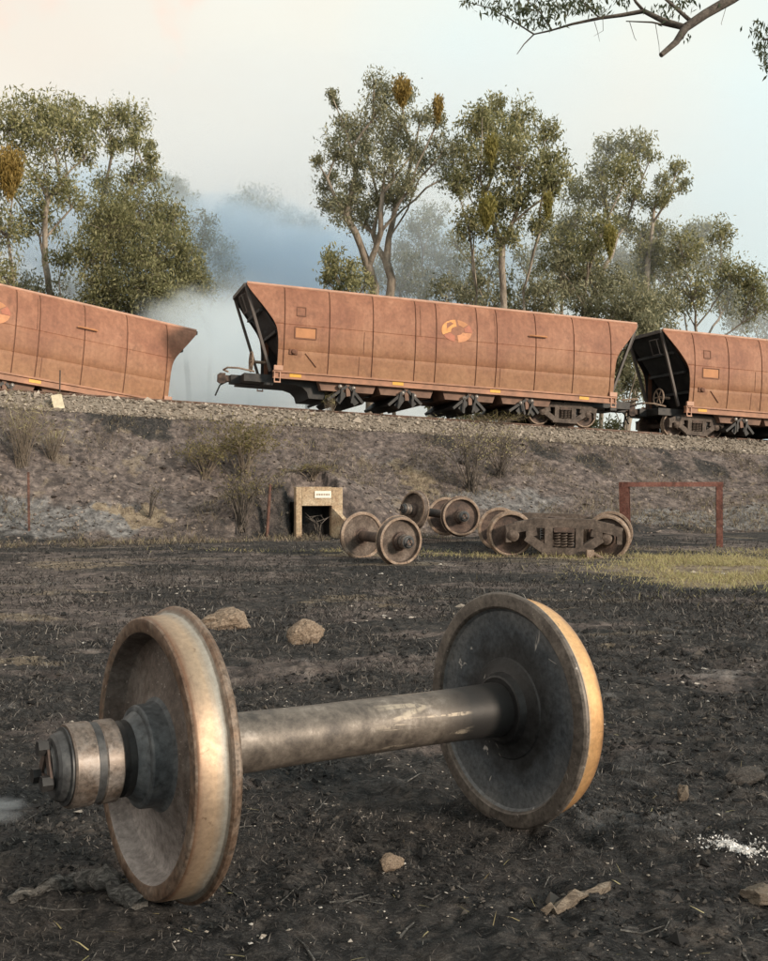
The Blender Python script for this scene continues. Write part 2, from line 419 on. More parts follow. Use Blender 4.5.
def mat_wagon(name, tint=(1, 1, 1)):
    """faded red-brown wagon paint: rust blooms, dust low on the sides, run-off streaks"""
    m_, nt, b = mat_new(name)
    v = nt.nodes.new('ShaderNodeTexCoord').outputs['Object']
    sep = nt.nodes.new('ShaderNodeSeparateXYZ'); nt.links.new(v, sep.inputs[0])
    n1 = noise(nt, v, 0.8, 6, 0.6, 0.5); n2 = noise(nt, v, 9, 4, 0.6)
    mp = N(nt, 'ShaderNodeMapping'); mp.inputs['Scale'].default_value = (3.2, 3.2, 0.3); nt.links.new(v, mp.inputs['Vector'])
    n3 = noise(nt, mp.outputs[0], 1.6, 7, 0.7)
    T = lambda c: tuple(a * t for a, t in zip(c, tint))
    c = ramp(nt, n1, [(0.36, T((0.245, 0.106, 0.066))), (0.5, T((0.32, 0.148, 0.09))), (0.64, T((0.385, 0.192, 0.122)))])
    s_ = ramp(nt, n3, [(0.35, (0, 0, 0)), (0.75, (1, 1, 1))])
    c = mixc(nt, math_(nt, 'MULTIPLY', s_, 0.7), c, T((0.20, 0.085, 0.05)))
    low = ramp(nt, math_(nt, 'ADD', math_(nt, 'MULTIPLY', math_(nt, 'SUBTRACT', 3.0, sep.outputs['Z']), 0.4), math_(nt, 'MULTIPLY', math_(nt, 'SUBTRACT', n1, 0.5), 0.8)), [(0.1, (0, 0, 0)), (0.9, (1, 1, 1))])
    c = mixc(nt, math_(nt, 'MULTIPLY', low, 0.75), c, T((0.30, 0.172, 0.09)))
    sm = ramp(nt, noise(nt, v, 1.9, 7, 0.7, 0.8), [(0.54, (0, 0, 0)), (0.72, (1, 1, 1))])
    c = mixc(nt, math_(nt, 'MULTIPLY', sm, 0.6), c, T((0.16, 0.075, 0.048)))
    dk = ramp(nt, n2, [(0.3, (0.82,)*3), (0.7, (1.12,)*3)])
    mul = nt.nodes.new('ShaderNodeMix'); mul.data_type = 'RGBA'; mul.blend_type = 'MULTIPLY'; mul.inputs[0].default_value = 1
    nt.links.new(c, mul.inputs[6]); nt.links.new(dk, mul.inputs[7])
    nt.links.new(mul.outputs[2], b.inputs['Base Color']); b.inputs['Roughness'].default_value = 0.62
    b.inputs['Specular IOR Level'].default_value = 0.3
    bump(nt, b, n1, 0.6, 0.05)
    return m_
M['wagon'] = mat_wagon('wagon_paint')
M['wagon_trim'] = mat_plain('wagon_trim_paint', (0.31, 0.15, 0.088), 0.6, 0, 0.3, 3)
M['wagon_chord'] = mat_plain('wagon_top_chord_paint', (0.44, 0.25, 0.175), 0.6, 0, 0.2, 3)
M['wagon_seam'] = mat_plain('wagon_seam_paint', (0.165, 0.075, 0.045), 0.8, 0, 0.3, 5)
M['wagon_under'] = mat_plain('wagon_underframe_paint', (0.19, 0.115, 0.085), 0.8, 0, 0.35, 3)
M['emblem_a'] = mat_plain('emblem_yellow', (0.58, 0.26, 0.075), 0.6, 0, 0.2, 8)
M['emblem_b'] = mat_plain('emblem_orange', (0.50, 0.215, 0.095), 0.6, 0, 0.2, 8)
M['emblem_c'] = mat_plain('emblem_red', (0.36, 0.115, 0.06), 0.6, 0, 0.2, 8)
M['patch'] = mat_plain('faded_orange_patch', (0.44, 0.20, 0.09), 0.7, 0, 0.15, 3)
M['silver'] = mat_plain('bright_metal', (0.2, 0.18, 0.165), 0.4, 0.4, 0.3, 9)
M['slope'] = mat_grime('black_slope_sheet', [(0.014, 0.014, 0.016), (0.026, 0.026, 0.028), (0.05, 0.046, 0.042)], 1.5, (0.5, 0.8), 0, 0.2, 0.01)
M['post'] = mat_plain('grey_post_paint', (0.08, 0.066, 0.06), 0.6, 0, 0.3, 5)
M['leaf_gum'] = mat_leaf('gum_leaves', [(0.10, 0.11, 0.05), (0.20, 0.20, 0.095), (0.30, 0.285, 0.14), (0.42, 0.385, 0.21)])
M['leaf_wattle'] = mat_leaf('wattle_leaves', [(0.11, 0.115, 0.05), (0.21, 0.205, 0.10), (0.33, 0.31, 0.165)])
M['leaf_grey'] = mat_leaf('grey_gum_leaves', [(0.13, 0.14, 0.085), (0.25, 0.245, 0.15), (0.40, 0.375, 0.24)])
M['leaf_gold'] = mat_leaf('mistletoe_leaves', [(0.18, 0.125, 0.035), (0.30, 0.205, 0.055), (0.40, 0.29, 0.10)])
M['leaf_olive'] = mat_leaf('yellow_green_leaves', [(0.17, 0.16, 0.045), (0.25, 0.22, 0.06), (0.33, 0.28, 0.10)])
M['leaf_dark'] = mat_leaf('overhanging_leaves', [(0.035, 0.05, 0.026), (0.06, 0.078, 0.04), (0.10, 0.10, 0.055)])
M['leaf_shrub'] = mat_leaf('shrub_leaves', [(0.12, 0.11, 0.045), (0.19, 0.165, 0.07), (0.28, 0.23, 0.12)])
M['grass'] = mat_leaf('dry_grass', [(0.17, 0.13, 0.075), (0.38, 0.33, 0.17), (0.54, 0.47, 0.27), (0.38, 0.38, 0.15)])
M['scorched'] = mat_leaf('scorched_grass', [(0.03, 0.027, 0.025), (0.08, 0.067, 0.057), (0.15, 0.12, 0.096), (0.25, 0.20, 0.15), (0.21, 0.19, 0.105), (0.40, 0.335, 0.245)], 0.9, 0.15)
M['stubble'] = mat_leaf('charred_stubble', [(0.010, 0.010, 0.0105), (0.018, 0.018, 0.0185), (0.032, 0.031, 0.031), (0.06, 0.054, 0.05), (0.11, 0.10, 0.093), (0.20, 0.185, 0.17)], 0.9, 0)
M['crumb'] = mat_leaf('charcoal', [(0.008, 0.008, 0.008), (0.014, 0.014, 0.0145), (0.024, 0.023, 0.023), (0.04, 0.037, 0.035), (0.10, 0.088, 0.078)], 0.9, 0)
M['rubble'] = mat_leaf('stone_rubble', [(0.03, 0.026, 0.024), (0.07, 0.057, 0.05), (0.13, 0.104, 0.088), (0.20, 0.163, 0.138), (0.33, 0.28, 0.245)], 0.95, 0)
M['ballast'] = mat_leaf('ballast_stone', [(0.10, 0.085, 0.07), (0.20, 0.17, 0.14), (0.32, 0.275, 0.23), (0.40, 0.35, 0.30)], 0.95, 0)
M['flake'] = mat_leaf('ash_flakes', [(0.22, 0.19, 0.16), (0.34, 0.30, 0.26), (0.50, 0.47, 0.44)], 0.95, 0)

# ------------------------------------------------------------------ terrain
TA = R(18)
TU = Vector((math.cos(TA), math.sin(TA), 0)); TV = Vector((-math.sin(TA), math.cos(TA), 0))
TP = Vector((-2.71, 31.6, 0))               # on the near rail
RAIL_Z, GRADE = CAM_H + 2.79, -0.0385
def track_sv(x, y):
    rx, ry = np.asarray(x, float) - TP.x, np.asarray(y, float) - TP.y
    return rx * TU.x + ry * TU.y, rx * TV.x + ry * TV.y
def rail_z(s):
    return RAIL_Z + GRADE * np.clip(s, -45, 60)
def track_pt(s, v, dz=0.0):
    p = TP + TU * s + TV * v
    p.z = float(rail_z(s)) + dz
    return p
CONTACTS = ((-0.72, 3.14, 0.045), (0.53, 3.98, 0.03))
_c = px(317, 538, 24.3)
CUL_Z = _c.z + 0.03
CUL_S, CUL_V = (float(q) for q in track_sv(_c.x, _c.y))
def ground_z(x, y, fine=True):
    x = np.asarray(x, float); y = np.asarray(y, float)
    s, v = track_sv(x, y)
    base = 0.28 * sstep(15, 26, y) + (fbm(x*0.22, y*0.22, 3, 3) - 0.5) * 0.16 * sstep(4.5, 9, np.hypot(x, y))
    zr = rail_z(s)
    wob = (fbm(s*0.35, v*0.35, 11, 4) - 0.5)
    foot = -7.6 + (fbm(s*0.25, s*0.0 + 3.3, 17, 3) - 0.5) * 2.6
    t = np.clip((v - foot) / (-1.75 - foot), 0, 1)
    t = t + 0.05 * np.sin(t * math.pi) * np.sin(s * 0.4)
    slope = base + (zr - 0.72 - base) * (0.35 * t + 0.65 * t ** 1.5)
    slope = np.where(v < -1.75, slope + wob * 0.55 * np.sin(np.clip(t, 0, 1) * math.pi), slope)
    bal = zr - 0.72 + 0.56 * sstep(-1.75, -0.62, v)
    back = zr - 0.16 - 0.6 * sstep(2.1, 3.2, v) + np.clip(v - 4, 0, 60) * 0.03
    z = np.where(v < -1.75, slope, np.where(v < 0.7, bal, back))
    z = np.where(v < foot, base, z)
    z = z + 1.28 * np.exp(-((s - CUL_S) / 1.9) ** 2) * sstep(0, 0.26, v - (CUL_V + 0.36 + 0.75 * np.exp(-((s - CUL_S - 0.06) / 0.56) ** 8))) * (1 - sstep(CUL_V + 1.2, CUL_V + 3.2, v))
    dig = np.exp(-((s - CUL_S - 0.04) / 0.60) ** 8) * sstep(CUL_V - 2.2, CUL_V - 0.6, v) * (1 - sstep(CUL_V + 0.98, CUL_V + 1.1, v))
    z = z * (1 - dig) + np.minimum(z, CUL_Z) * dig
    for cx_, cy_, hh_ in CONTACTS:
        z = z + hh_ * np.exp(-((x - cx_) ** 2 + (y - cy_) ** 2) / 0.17 ** 2)
    if fine:
        near = 1 - 0.7 * sstep(7, 16, np.hypot(x, y))
        lump = fbm(x*2.1, y*2.1, 23, 4, 0.6) - 0.5
        grit = fbm(x*9, y*9, 31, 3, 0.6) - 0.5
        emb = sstep(foot - 0.5, foot + 1, v) * (1 - sstep(-2.0, -1.4, v))
        rough = (lump * 0.11 + grit * 0.07) * near + emb * (lump * 0.13 + grit * 0.07)
        rough = rough * (1 - 0.8 * sstep(-1.6, -1.0, v)) + (grit * 0.05) * sstep(-1.7, -1.2, v)
        z = z + rough
    return z
def gz(x, y):
    return float(ground_z(np.array([x]), np.array([y]))[0])

ys = [-30, -14, -7, -3, -1, 0.0, 0.6, 1.2, 1.6]
yy = 1.9
while yy < 48:
    ys.append(yy); yy += max(0.018, yy * 0.0052) if yy < 22 else 0.11 if yy < 37 else 0.5
ys += [50, 56, 65, 80, 100, 140, 200, 320, 600, 1200, 2500]
us = list(np.linspace(-1, 1, 460))
us = [-400, -60, -12, -4, -2.2, -1.5, -1.2] + us + [1.2, 1.5, 2.2, 4, 12, 60, 400]
YS, US = np.meshgrid(np.array(ys), np.array(us), indexing='ij')
WX = np.where(YS < 0, 1.6, 0.5 * np.abs(YS) + 0.9)
GX, GY = US * WX, YS
GX = np.clip(GX, -2500, 2500)
GZ = ground_z(GX, GY)
nr, nc = GX.shape
idx = np.arange(nr * nc).reshape(nr, nc)
F = np.stack([idx[:-1, :-1], idx[:-1, 1:], idx[1:, 1:], idx[1:, :-1]], -1).reshape(-1, 4)
gme = np_mesh('ground', np.stack([GX, GY, GZ], -1).reshape(-1, 3), F, M['ground'], True)
gs, gv = track_sv(GX, GY)
def P2(x, y):                                    # image position of a ground vertex, to lay out soil regions
    return x / np.maximum(y, 0.5), y
n_big = fbm(GX*0.35, GY*0.35, 41, 4); n_mid = fbm(GX*1.1, GY*1.1, 47, 4); n_str = fbm(GX*0.35, GY*1.4, 53, 4)
foot_w = sstep(-7.6, -5.9, gv + (n_mid - 0.5)*2.2)
emb = foot_w * (1 - sstep(-1.9, -1.5, gv))
def blob(cx, cy, rx, ry, rot=0.0):
    dx, dy = GX - cx, GY - cy
    c, s_ = math.cos(rot), math.sin(rot)
    return np.exp(-(((dx*c + dy*s_) / rx) ** 2 + ((-dx*s_ + dy*c) / ry) ** 2))
def gpx(x_, y_):                                 # flat-ground point of a photo pixel
    Z_ = FPX * (CAM_H - 0.05) / (y_ - 495.0); return (x_ - 384) / FPX * Z_, Z_
n_fine = fbm(GX*3.1, GY*3.1, 101, 4)
straw = np.clip(sstep(0.38, 0.75, blob(6.6, 16.2, 2.9, 3.4)*1.25 * (0.3 + 1.3*n_mid)), 0, 1)
straw = np.maximum(straw, sstep(0.35, 0.7, blob(4.2, 19.3, 2.6, 0.6)*1.15*(0.4 + 1.2*n_mid)))
straw = np.maximum(straw, 0.8*sstep(0.45, 0.8, blob(-0.5, 19.6, 4.2, 0.9)*(0.1 + 1.7*n_fine)*sstep(0.35, 0.6, n_big)))
for bx_, by_, rx_, ry_ in ((343, 592, 0.55, 0.35), (318, 597, 0.35, 0.22), (60, 590, 0.9, 0.5), (75, 566, 1.2, 0.9), (390, 600, 0.3, 0.2), (30, 650, 0.6, 0.35), (620, 640, 0.35, 0.16), (20, 610, 0.7, 0.5)):
    cx_, cy_ = gpx(bx_, by_)
    straw = np.maximum(straw, 0.62*sstep(0.4, 0.95, blob(cx_, cy_, rx_*1.2, ry_*1.2)*(0.1 + 1.8*n_fine)))
straw = np.maximum(straw, 0.5*sstep(0.60, 0.75, n_str) * sstep(6, 10, GY) * (1-foot_w))
def sblob(s0, v0, rs, rv): return np.exp(-(((gs - s0) / rs) ** 2 + ((gv - v0) / rv) ** 2))
straw = np.maximum(straw, 0.85*sstep(0.4, 0.7, sblob(-5.6, -5.6, 1.4, 0.7)*(0.05 + 1.8*n_fine)))
straw = np.maximum(straw, 0.75*sstep(0.45, 0.75, sblob(2.4, -4.3, 0.8, 1.6)*(0.05 + 1.8*n_fine)))
straw = np.maximum(straw, 0.55*sstep(0.52, 0.70, n_fine)*sstep(0.45, 0.6, n_big)*emb)
ash = 0.45*sstep(0.55, 0.7, n_big)*emb*sstep(0.4, 0.6, n_fine)
ash = np.maximum(ash, 0.95*sstep(0.35, 0.7, sblob(-8.5, -5.9, 4.2, 1.3)*(0.35 + 1.2*n_mid)))
ash = np.maximum(ash, 0.9*sstep(0.35, 0.7, sblob(12, -6.3, 6.0, 1.2)*(0.35 + 1.2*n_mid)))
ash = np.maximum(ash, 0.7*sstep(0.4, 0.75, sblob(5, -5.4, 3.0, 1.0)*(0.35 + 1.2*n_mid)))
ash = np.maximum(ash, 0.5*sstep(0.62, 0.78, n_str)*sstep(10, 15, GY)*sstep(0.35, 0.6, n_fine))
soil = np.maximum(emb, 0.6*sstep(0.42, 0.62, n_str)*sstep(4, 8, GY)*(0.45 + 0.55*sstep(1, -6, GX))*sstep(0.3, 0.6, n_fine))
soil = np.maximum(soil, 0.6*sstep(0.52, 0.70, n_mid)*sstep(0.35, 0.6, n_fine)*sstep(1.5, 5, GY))
soil = np.maximum(soil, 0.85*sstep(0.47, 0.64, fbm(GX*0.5, GY*0.9, 131, 4))*sstep(2.0, 4.5, GY)*(0.5 + 0.5*n_fine))
soil = np.maximum(soil, 0.85*sstep(0.3, 0.75, blob(-6.0, 13.5, 4.5, 6.0)*(0.3 + 1.3*n_str))*(0.45 + 0.8*n_fine))
soil = np.maximum(soil, 0.7*sstep(0.35, 0.7, blob(3.2, 7.0, 1.8, 1.1)*(0.2 + 1.5*n_mid))*(0.4 + 0.8*n_fine))
soil = np.maximum(soil, sstep(3.0, 4.0, gv))
ash = np.maximum(ash, 0.5*sstep(0.60, 0.74, fbm(GX*0.8, GY*1.6, 151, 4))*sstep(0.4, 0.65, n_fine)*sstep(2.2, 4, GY))
dark = sstep(0.52, 0.66, fbm(GX*0.6, GY*0.6, 77, 4))*emb*sstep(-4.5, -2.5, gv)
soil = soil*(1 - 0.8*dark); ash = ash*(1 - dark)
ball = sstep(-1.75, -1.35, gv + (n_mid-0.5)*0.6) * (1 - sstep(3.0, 3.6, gv))
mask = np.stack([straw, np.clip(ash, 0, 1), np.clip(soil, 0, 1), np.clip(ball, 0, 1)], -1).reshape(-1, 4).astype(np.float32)
ca = gme.color_attributes.new('mask', 'FLOAT_COLOR', 'POINT')
ca.data.foreach_set('color', mask.ravel())
ground = link('ground', gme)
tag(ground, 'burnt black flat and ashy embankment slope under the railway', None, None, 'structure')

# ------------------------------------------------------------------ wheelsets
RF = 0.468                                       # flange radius
WP = [(0.104,-.088,3),(0.126,-.088,3),(0.133,-.084,3),(0.138,-.074,3),(0.146,-.060,3),(0.170,-.050,0),(0.198,-.045,0),(0.203,-.039,0),(0.25,-.036,0),(0.31,-.041,0),(0.352,-.043,0),(0.390,-.047,0),
      (0.400,-.056,1),(0.404,-.066,1),(0.410,-.0705,1),(0.448,-.0705,1),(0.459,-.068,1),(0.466,-.060,1),(0.468,-.052,1),(0.465,-.044,1),(0.456,-.038,2),(0.447,-.033,2),
      (0.4425,-.024,2),(0.4405,-.010,2),(0.4395,.015,2),(0.4385,.050,2),(0.436,.059,1),(0.431,.0645,1),(0.424,.066,1),(0.396,.066,1),(0.389,.063,0),(0.384,.055,0),(0.379,.02,0),(0.370,-.004,0),
      (0.352,-.012,0),(0.31,-.010,0),(0.25,-.002,0),(0.205,.008,0),(0.180,.014,3),(0.168,.024,3),(0.162,.040,3),(0.160,.078,3),(0.156,.084,3),(0.148,.086,3),(0.140,.086,3),(0.136,.090,3),(0.126,.106,3),(0.118,.116,3),(0.104,.117,3)]
def wheel_mesh(name, side, mats, n=96):
    b = MB()
    b.lathe([(r_, side * z_) for r_, z_, _ in WP], n, 'x', True, mis=[q for _, _, q in WP])
    return b.mesh(name, mats, 27)
def axle_mesh(name, mat, n=40):
    prof = [(0.0, -1.095), (0.07, -1.095), (0.075, -1.09), (0.075, -0.90), (0.088, -0.87), (0.104, -0.85), (0.105, -0.66), (0.108, -0.64), (0.106, -0.60), (0.101, -0.45), (0.099, -0.2)]
    prof = prof + [(r_, -a) for r_, a in reversed(prof)]
    b = MB(); b.lathe(prof, n, 'x'); return b.mesh(name, mat, 50)
def bearing_meshes(side):
    c = MB()
    c.lathe([(0.075, side*.862), (0.112, side*.862), (0.117, side*.867), (0.117, side*.888), (0.110, side*.893), (0.106, side*.905), (0.075, side*.905)], 48, 'x', True)
    ring = c.mesh('backing_ring', M['black_steel'], 40)
    c = MB()
    c.lathe([(0.08, side*.907), (0.121, side*.907), (0.127, side*.912), (0.127, side*.958), (0.1225, side*.962), (0.1225, side*.984), (0.127, side*.987), (0.127, side*1.050), (0.123, side*1.056), (0.10, side*1.058), (0.08, side*1.058)], 64, 'x', True, mis=[0, 0, 0, 0, 1, 1, 0, 0, 2, 2, 0])
    cup = c.mesh('bearing', [M['bearing'], M['steel_dark'], M['rust_wheel']], 30)
    c = MB()
    c.lathe([(0.0, side*1.098), (0.030, side*1.098), (0.034, side*1.106), (0.062, side*1.106), (0.068, side*1.098), (0.088, side*1.096), (0.098, side*1.088), (0.104, side*1.074), (0.106, side*1.066), (0.117, side*1.063), (0.117, side*1.050), (0.0, side*1.050)], 48, 'x')
    cap = c.mesh('end_cap', M['steel_dark'], 27)
    c = MB()
    c.lathe([(0.0, 0.014), (0.019, 0.014), (0.024, 0.010), (0.024, -0.02), (0.0, -0.02)], 6, 'x')
    bolt = c.mesh('bolt', M['black_steel'], 30)
    c = MB()
    for a in range(3):
        t0, t1 = R(120 * a + 90 + 8), R(120 * a + 90 + 112)
        c.bar((side*1.111, 0.058*math.cos(t0), 0.058*math.sin(t0)), (side*1.111, 0.058*math.cos(t1), 0.058*math.sin(t1)), 0.03, 0.007, (1, 0, 0))
    lock = c.mesh('locking_plate', M['rust_dark'], 0)
    return ring, cup, cap, bolt, lock

def set_pose(o, origin, xdir, up_hint=Vector((0, 0, 1))):
    x = Vector(xdir).normalized(); y = up_hint.cross(x).normalized(); z = x.cross(y)
    o.matrix_world = Matrix.Translation(origin) @ Matrix((x, y, z)).transposed().to_4x4()

def mat_axle():
    """scorched brown axle, darker towards one end, with a pale smear of scraped paint"""
    m_, nt, b = mat_new('scorched_axle')
    v = nt.nodes.new('ShaderNodeTexCoord').outputs['Object']
    sep = nt.nodes.new('ShaderNodeSeparateXYZ'); nt.links.new(v, sep.inputs[0])
    n1 = noise(nt, v, 9, 10, 0.75, 0.15); n2 = noise(nt, v, 40, 8, 0.7)
    c = ramp(nt, n1, [(0.36, (0.05, 0.042, 0.037)), (0.47, (0.11, 0.092, 0.078)), (0.56, (0.16, 0.136, 0.115)), (0.66, (0.29, 0.255, 0.225))])
    dark_end = ramp(nt, math_(nt, 'ADD', sep.outputs['X'], math_(nt, 'MULTIPLY', math_(nt, 'SUBTRACT', n1, 0.5), 0.25)), [(0.30, (0, 0, 0)), (0.46, (1, 1, 1))])
    c = mixc(nt, dark_end, c, (0.030, 0.029, 0.029))
    mp = N(nt, 'ShaderNodeMapping'); mp.inputs['Scale'].default_value = (1.7, 16, 16); nt.links.new(v, mp.inputs['Vector'])
    sm = noise(nt, mp.outputs[0], 1.3, 3, 0.5, 0.8)
    win = ramp(nt, sep.outputs['X'], [(0.5, (0, 0, 0)), (0.56, (1, 1, 1)), (0.84, (1, 1, 1)), (0.88, (0, 0, 0))])
    mx = nt.nodes.new('ShaderNodeMapRange'); mx.inputs[1].default_value = -0.9; mx.inputs[2].default_value = 0.9
    nt.links.new(sep.outputs['X'], mx.inputs[0])
    win = ramp(nt, mx.outputs[0], [(0.50, (0, 0, 0)), (0.56, (1, 1, 1)), (0.72, (1, 1, 1)), (0.76, (0, 0, 0))])
    smear = math_(nt, 'MULTIPLY', ramp(nt, sm, [(0.55, (0, 0, 0)), (0.60, (1, 1, 1))]), win)
    c = mixc(nt, math_(nt, 'MULTIPLY', math_(nt, 'MULTIPLY', smear, ramp(nt, n2, [(0.40, (0, 0, 0)), (0.52, (1, 1, 1))])), 0.75), c, (0.42, 0.36, 0.285))
    nt.links.new(c, b.inputs['Base Color'])
    b.inputs['Metallic'].default_value = 0.25; b.inputs['Roughness'].default_value = 0.5
    bump(nt, b, n2, 0.3, 0.002)
    return m_
M['axle'] = mat_axle()

def mat_tread(name, side, bands, metal, rough):
    """worn running surface: wear bands and a painted warm glint across the tread, scratched round the wheel"""
    m_, nt, b = mat_new(name)
    v = nt.nodes.new('ShaderNodeTexCoord').outputs['Object']
    sep = nt.nodes.new('ShaderNodeSeparateXYZ'); nt.links.new(v, sep.inputs[0])
    n1 = noise(nt, v, 7, 8, 0.65, 0.5); n2 = noise(nt, v, 55, 6, 0.7)
    mp = N(nt, 'ShaderNodeMapping'); mp.inputs['Scale'].default_value = (60, 2.5, 2.5); nt.links.new(v, mp.inputs['Vector'])
    n3 = noise(nt, mp.outputs[0], 1.5, 5, 0.65)
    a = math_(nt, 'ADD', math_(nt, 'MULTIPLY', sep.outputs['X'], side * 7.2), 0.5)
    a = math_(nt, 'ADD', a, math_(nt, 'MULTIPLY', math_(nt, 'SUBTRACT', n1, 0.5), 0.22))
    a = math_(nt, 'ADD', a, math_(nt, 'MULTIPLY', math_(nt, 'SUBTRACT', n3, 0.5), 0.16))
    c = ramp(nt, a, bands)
    dk = ramp(nt, n2, [(0.34, (0.82,)*3), (0.66, (1.12,)*3)])
    mul = nt.nodes.new('ShaderNodeMix'); mul.data_type = 'RGBA'; mul.blend_type = 'MULTIPLY'; mul.inputs[0].default_value = 1
    nt.links.new(c, mul.inputs[6]); nt.links.new(dk, mul.inputs[7])
    pit = ramp(nt, noise(nt, v, 26, 4, 0.7, 0.8), [(0.64, (0, 0, 0)), (0.70, (1, 1, 1))])
    nt.links.new(mixc(nt, math_(nt, 'MULTIPLY', pit, 0.6), mul.outputs[2], (0.13, 0.08, 0.05)), b.inputs['Base Color'])
    b.inputs['Metallic'].default_value = metal
    nt.links.new(ramp(nt, n1, [(0.35, (rough[0],)*3), (0.65, (rough[1],)*3)]), b.inputs['Roughness'])
    bump(nt, b, n2, 0.25, 0.0012)
    return m_
def mat_dusty_dish():
    """scorched brown dish of the wheel with pale ash dust caught in its lower half"""
    m_, nt, b = mat_new('dusty_dish_steel')
    v = nt.nodes.new('ShaderNodeTexCoord').outputs['Object']
    sep = nt.nodes.new('ShaderNodeSeparateXYZ'); nt.links.new(v, sep.inputs[0])
    n1 = noise(nt, v, 4, 9, 0.68, 0.3); n2 = noise(nt, v, 40, 8, 0.7)
    c = ramp(nt, n1, [(0.36, (0.068, 0.05, 0.041)), (0.5, (0.125, 0.10, 0.087)), (0.64, (0.19, 0.165, 0.15))])
    d = math_(nt, 'ADD', math_(nt, 'MULTIPLY', sep.outputs['Z'], -2.2), math_(nt, 'MULTIPLY', math_(nt, 'SUBTRACT', n1, 0.5), 1.6))
    c = mixc(nt, math_(nt, 'MULTIPLY', ramp(nt, d, [(0.15, (0, 0, 0)), (0.75, (1, 1, 1))]), 0.85), c, (0.34, 0.31, 0.30))
    dk = ramp(nt, n2, [(0.34, (0.6,)*3), (0.5, (0.97,)*3), (0.66, (1.3,)*3)])
    mul = nt.nodes.new('ShaderNodeMix'); mul.data_type = 'RGBA'; mul.blend_type = 'MULTIPLY'; mul.inputs[0].default_value = 1
    nt.links.new(c, mul.inputs[6]); nt.links.new(dk, mul.inputs[7])
    f = ramp(nt, noise(nt, v, 70, 3, 0.7, 0.6), [(0.64, (0, 0, 0)), (0.68, (1, 1, 1))])
    nt.links.new(mixc(nt, math_(nt, 'MULTIPLY', f, 0.6), mul.outputs[2], (0.46, 0.42, 0.39)), b.inputs['Base Color'])
    b.inputs['Metallic'].default_value = 0.2; b.inputs['Roughness'].default_value = 0.62
    bump(nt, b, n2, 0.35, 0.002)
    return m_
M['steel_dish'] = mat_dusty_dish()
def mat_sooty_disc():
    """wheel plate burnt black round the hub, greyer and dustier towards the rim, with scraped chips"""
    m_, nt, b = mat_new('sooty_disc_steel')
    v = nt.nodes.new('ShaderNodeTexCoord').outputs['Object']
    mp = N(nt, 'ShaderNodeMapping'); mp.inputs['Scale'].default_value = (0, 1, 1); nt.links.new(v, mp.inputs['Vector'])
    ln = nt.nodes.new('ShaderNodeVectorMath'); ln.operation = 'LENGTH'; nt.links.new(mp.outputs[0], ln.inputs[0])
    n1 = noise(nt, v, 5, 9, 0.7, 0.5); n2 = noise(nt, v, 45, 7, 0.7)
    a = math_(nt, 'ADD', math_(nt, 'MULTIPLY', ln.outputs['Value'], 2.0), math_(nt, 'MULTIPLY', math_(nt, 'SUBTRACT', n1, 0.5), 0.55))
    c = ramp(nt, a, [(0.30, (0.016, 0.016, 0.017)), (0.46, (0.034, 0.036, 0.039)), (0.62, (0.072, 0.083, 0.096)), (0.80, (0.135, 0.142, 0.15)), (0.95, (0.20, 0.185, 0.17))])
    dk = ramp(nt, n2, [(0.34, (0.6,)*3), (0.66, (1.35,)*3)])
    mul = nt.nodes.new('ShaderNodeMix'); mul.data_type = 'RGBA'; mul.blend_type = 'MULTIPLY'; mul.inputs[0].default_value = 1
    nt.links.new(c, mul.inputs[6]); nt.links.new(dk, mul.inputs[7])
    ch = ramp(nt, noise(nt, v, 6.5, 3, 0.7, 1.0), [(0.665, (0, 0, 0)), (0.70, (1, 1, 1))])
    nt.links.new(mixc(nt, ch, mul.outputs[2], (0.45, 0.43, 0.41)), b.inputs['Base Color'])
    b.inputs['Metallic'].default_value = 0.25
    nt.links.new(ramp(nt, n1, [(0.35, (0.36,)*3), (0.65, (0.65,)*3)]), b.inputs['Roughness'])
    bump(nt, b, n2, 0.3, 0.0015)
    return m_
M['steel_dark2'] = mat_sooty_disc()
M['steel_tread'] = mat_tread('worn_tread_steel', 1, [(0.08, (0.20, 0.115, 0.075)), (0.20, (0.33, 0.24, 0.17)), (0.45, (0.43, 0.32, 0.225)), (0.62, (0.38, 0.325, 0.265)), (0.70, (0.40, 0.385, 0.35)), (0.78, (0.20, 0.165, 0.135)), (0.9, (0.24, 0.155, 0.105))], 0.6, (0.40, 0.60))
M['steel_glow'] = mat_tread('warm_glint_tread_steel', -1, [(0.08, (0.36, 0.20, 0.11)), (0.25, (0.70, 0.40, 0.18)), (0.55, (0.74, 0.44, 0.21)), (0.72, (0.62, 0.48, 0.34)), (0.9, (0.30, 0.23, 0.18))], 0.5, (0.32, 0.5))  # warm sky glint put into the base colour, over the wear bands

def make_wheelset(name, label, group, centre, axis, wmat_l, wmat_r, amat, n=96, bearings=True, roll=0.0):
    root = empty(name)
    x = Vector(axis).normalized()
    set_pose(root, Vector(centre) - Vector((0, 0, RF)), x)
    zo = root.matrix_world.inverted() @ Vector(centre)
    wl_ = link('wheel', wheel_mesh('wheel', -1, wmat_l, n), root); wl_.location = (zo.x - 0.75, zo.y, zo.z)
    wr_ = link('wheel', wheel_mesh('wheel', 1, wmat_r, n), root); wr_.location = (zo.x + 0.75, zo.y, zo.z)
    ax = link('axle', axle_mesh('axle', amat), root); ax.location = zo
    if bearings:
        for sd in (-1, 1):
            ring, cup, cap, bolt, lock = bearing_meshes(sd)
            o = link('bearing', cup, root); o.location = zo
            link('backing_ring', ring, o)
            link('end_cap', cap, o)
            link('locking_plate', lock, o)
            for k in range(3):
                t = R(120 * k + 90)
                q = link('bolt', bolt, o); q.location = (sd * 1.118, 0.060 * math.cos(t), 0.062 * math.sin(t))
    tag(root, label, 'wheelset', group)
    return root

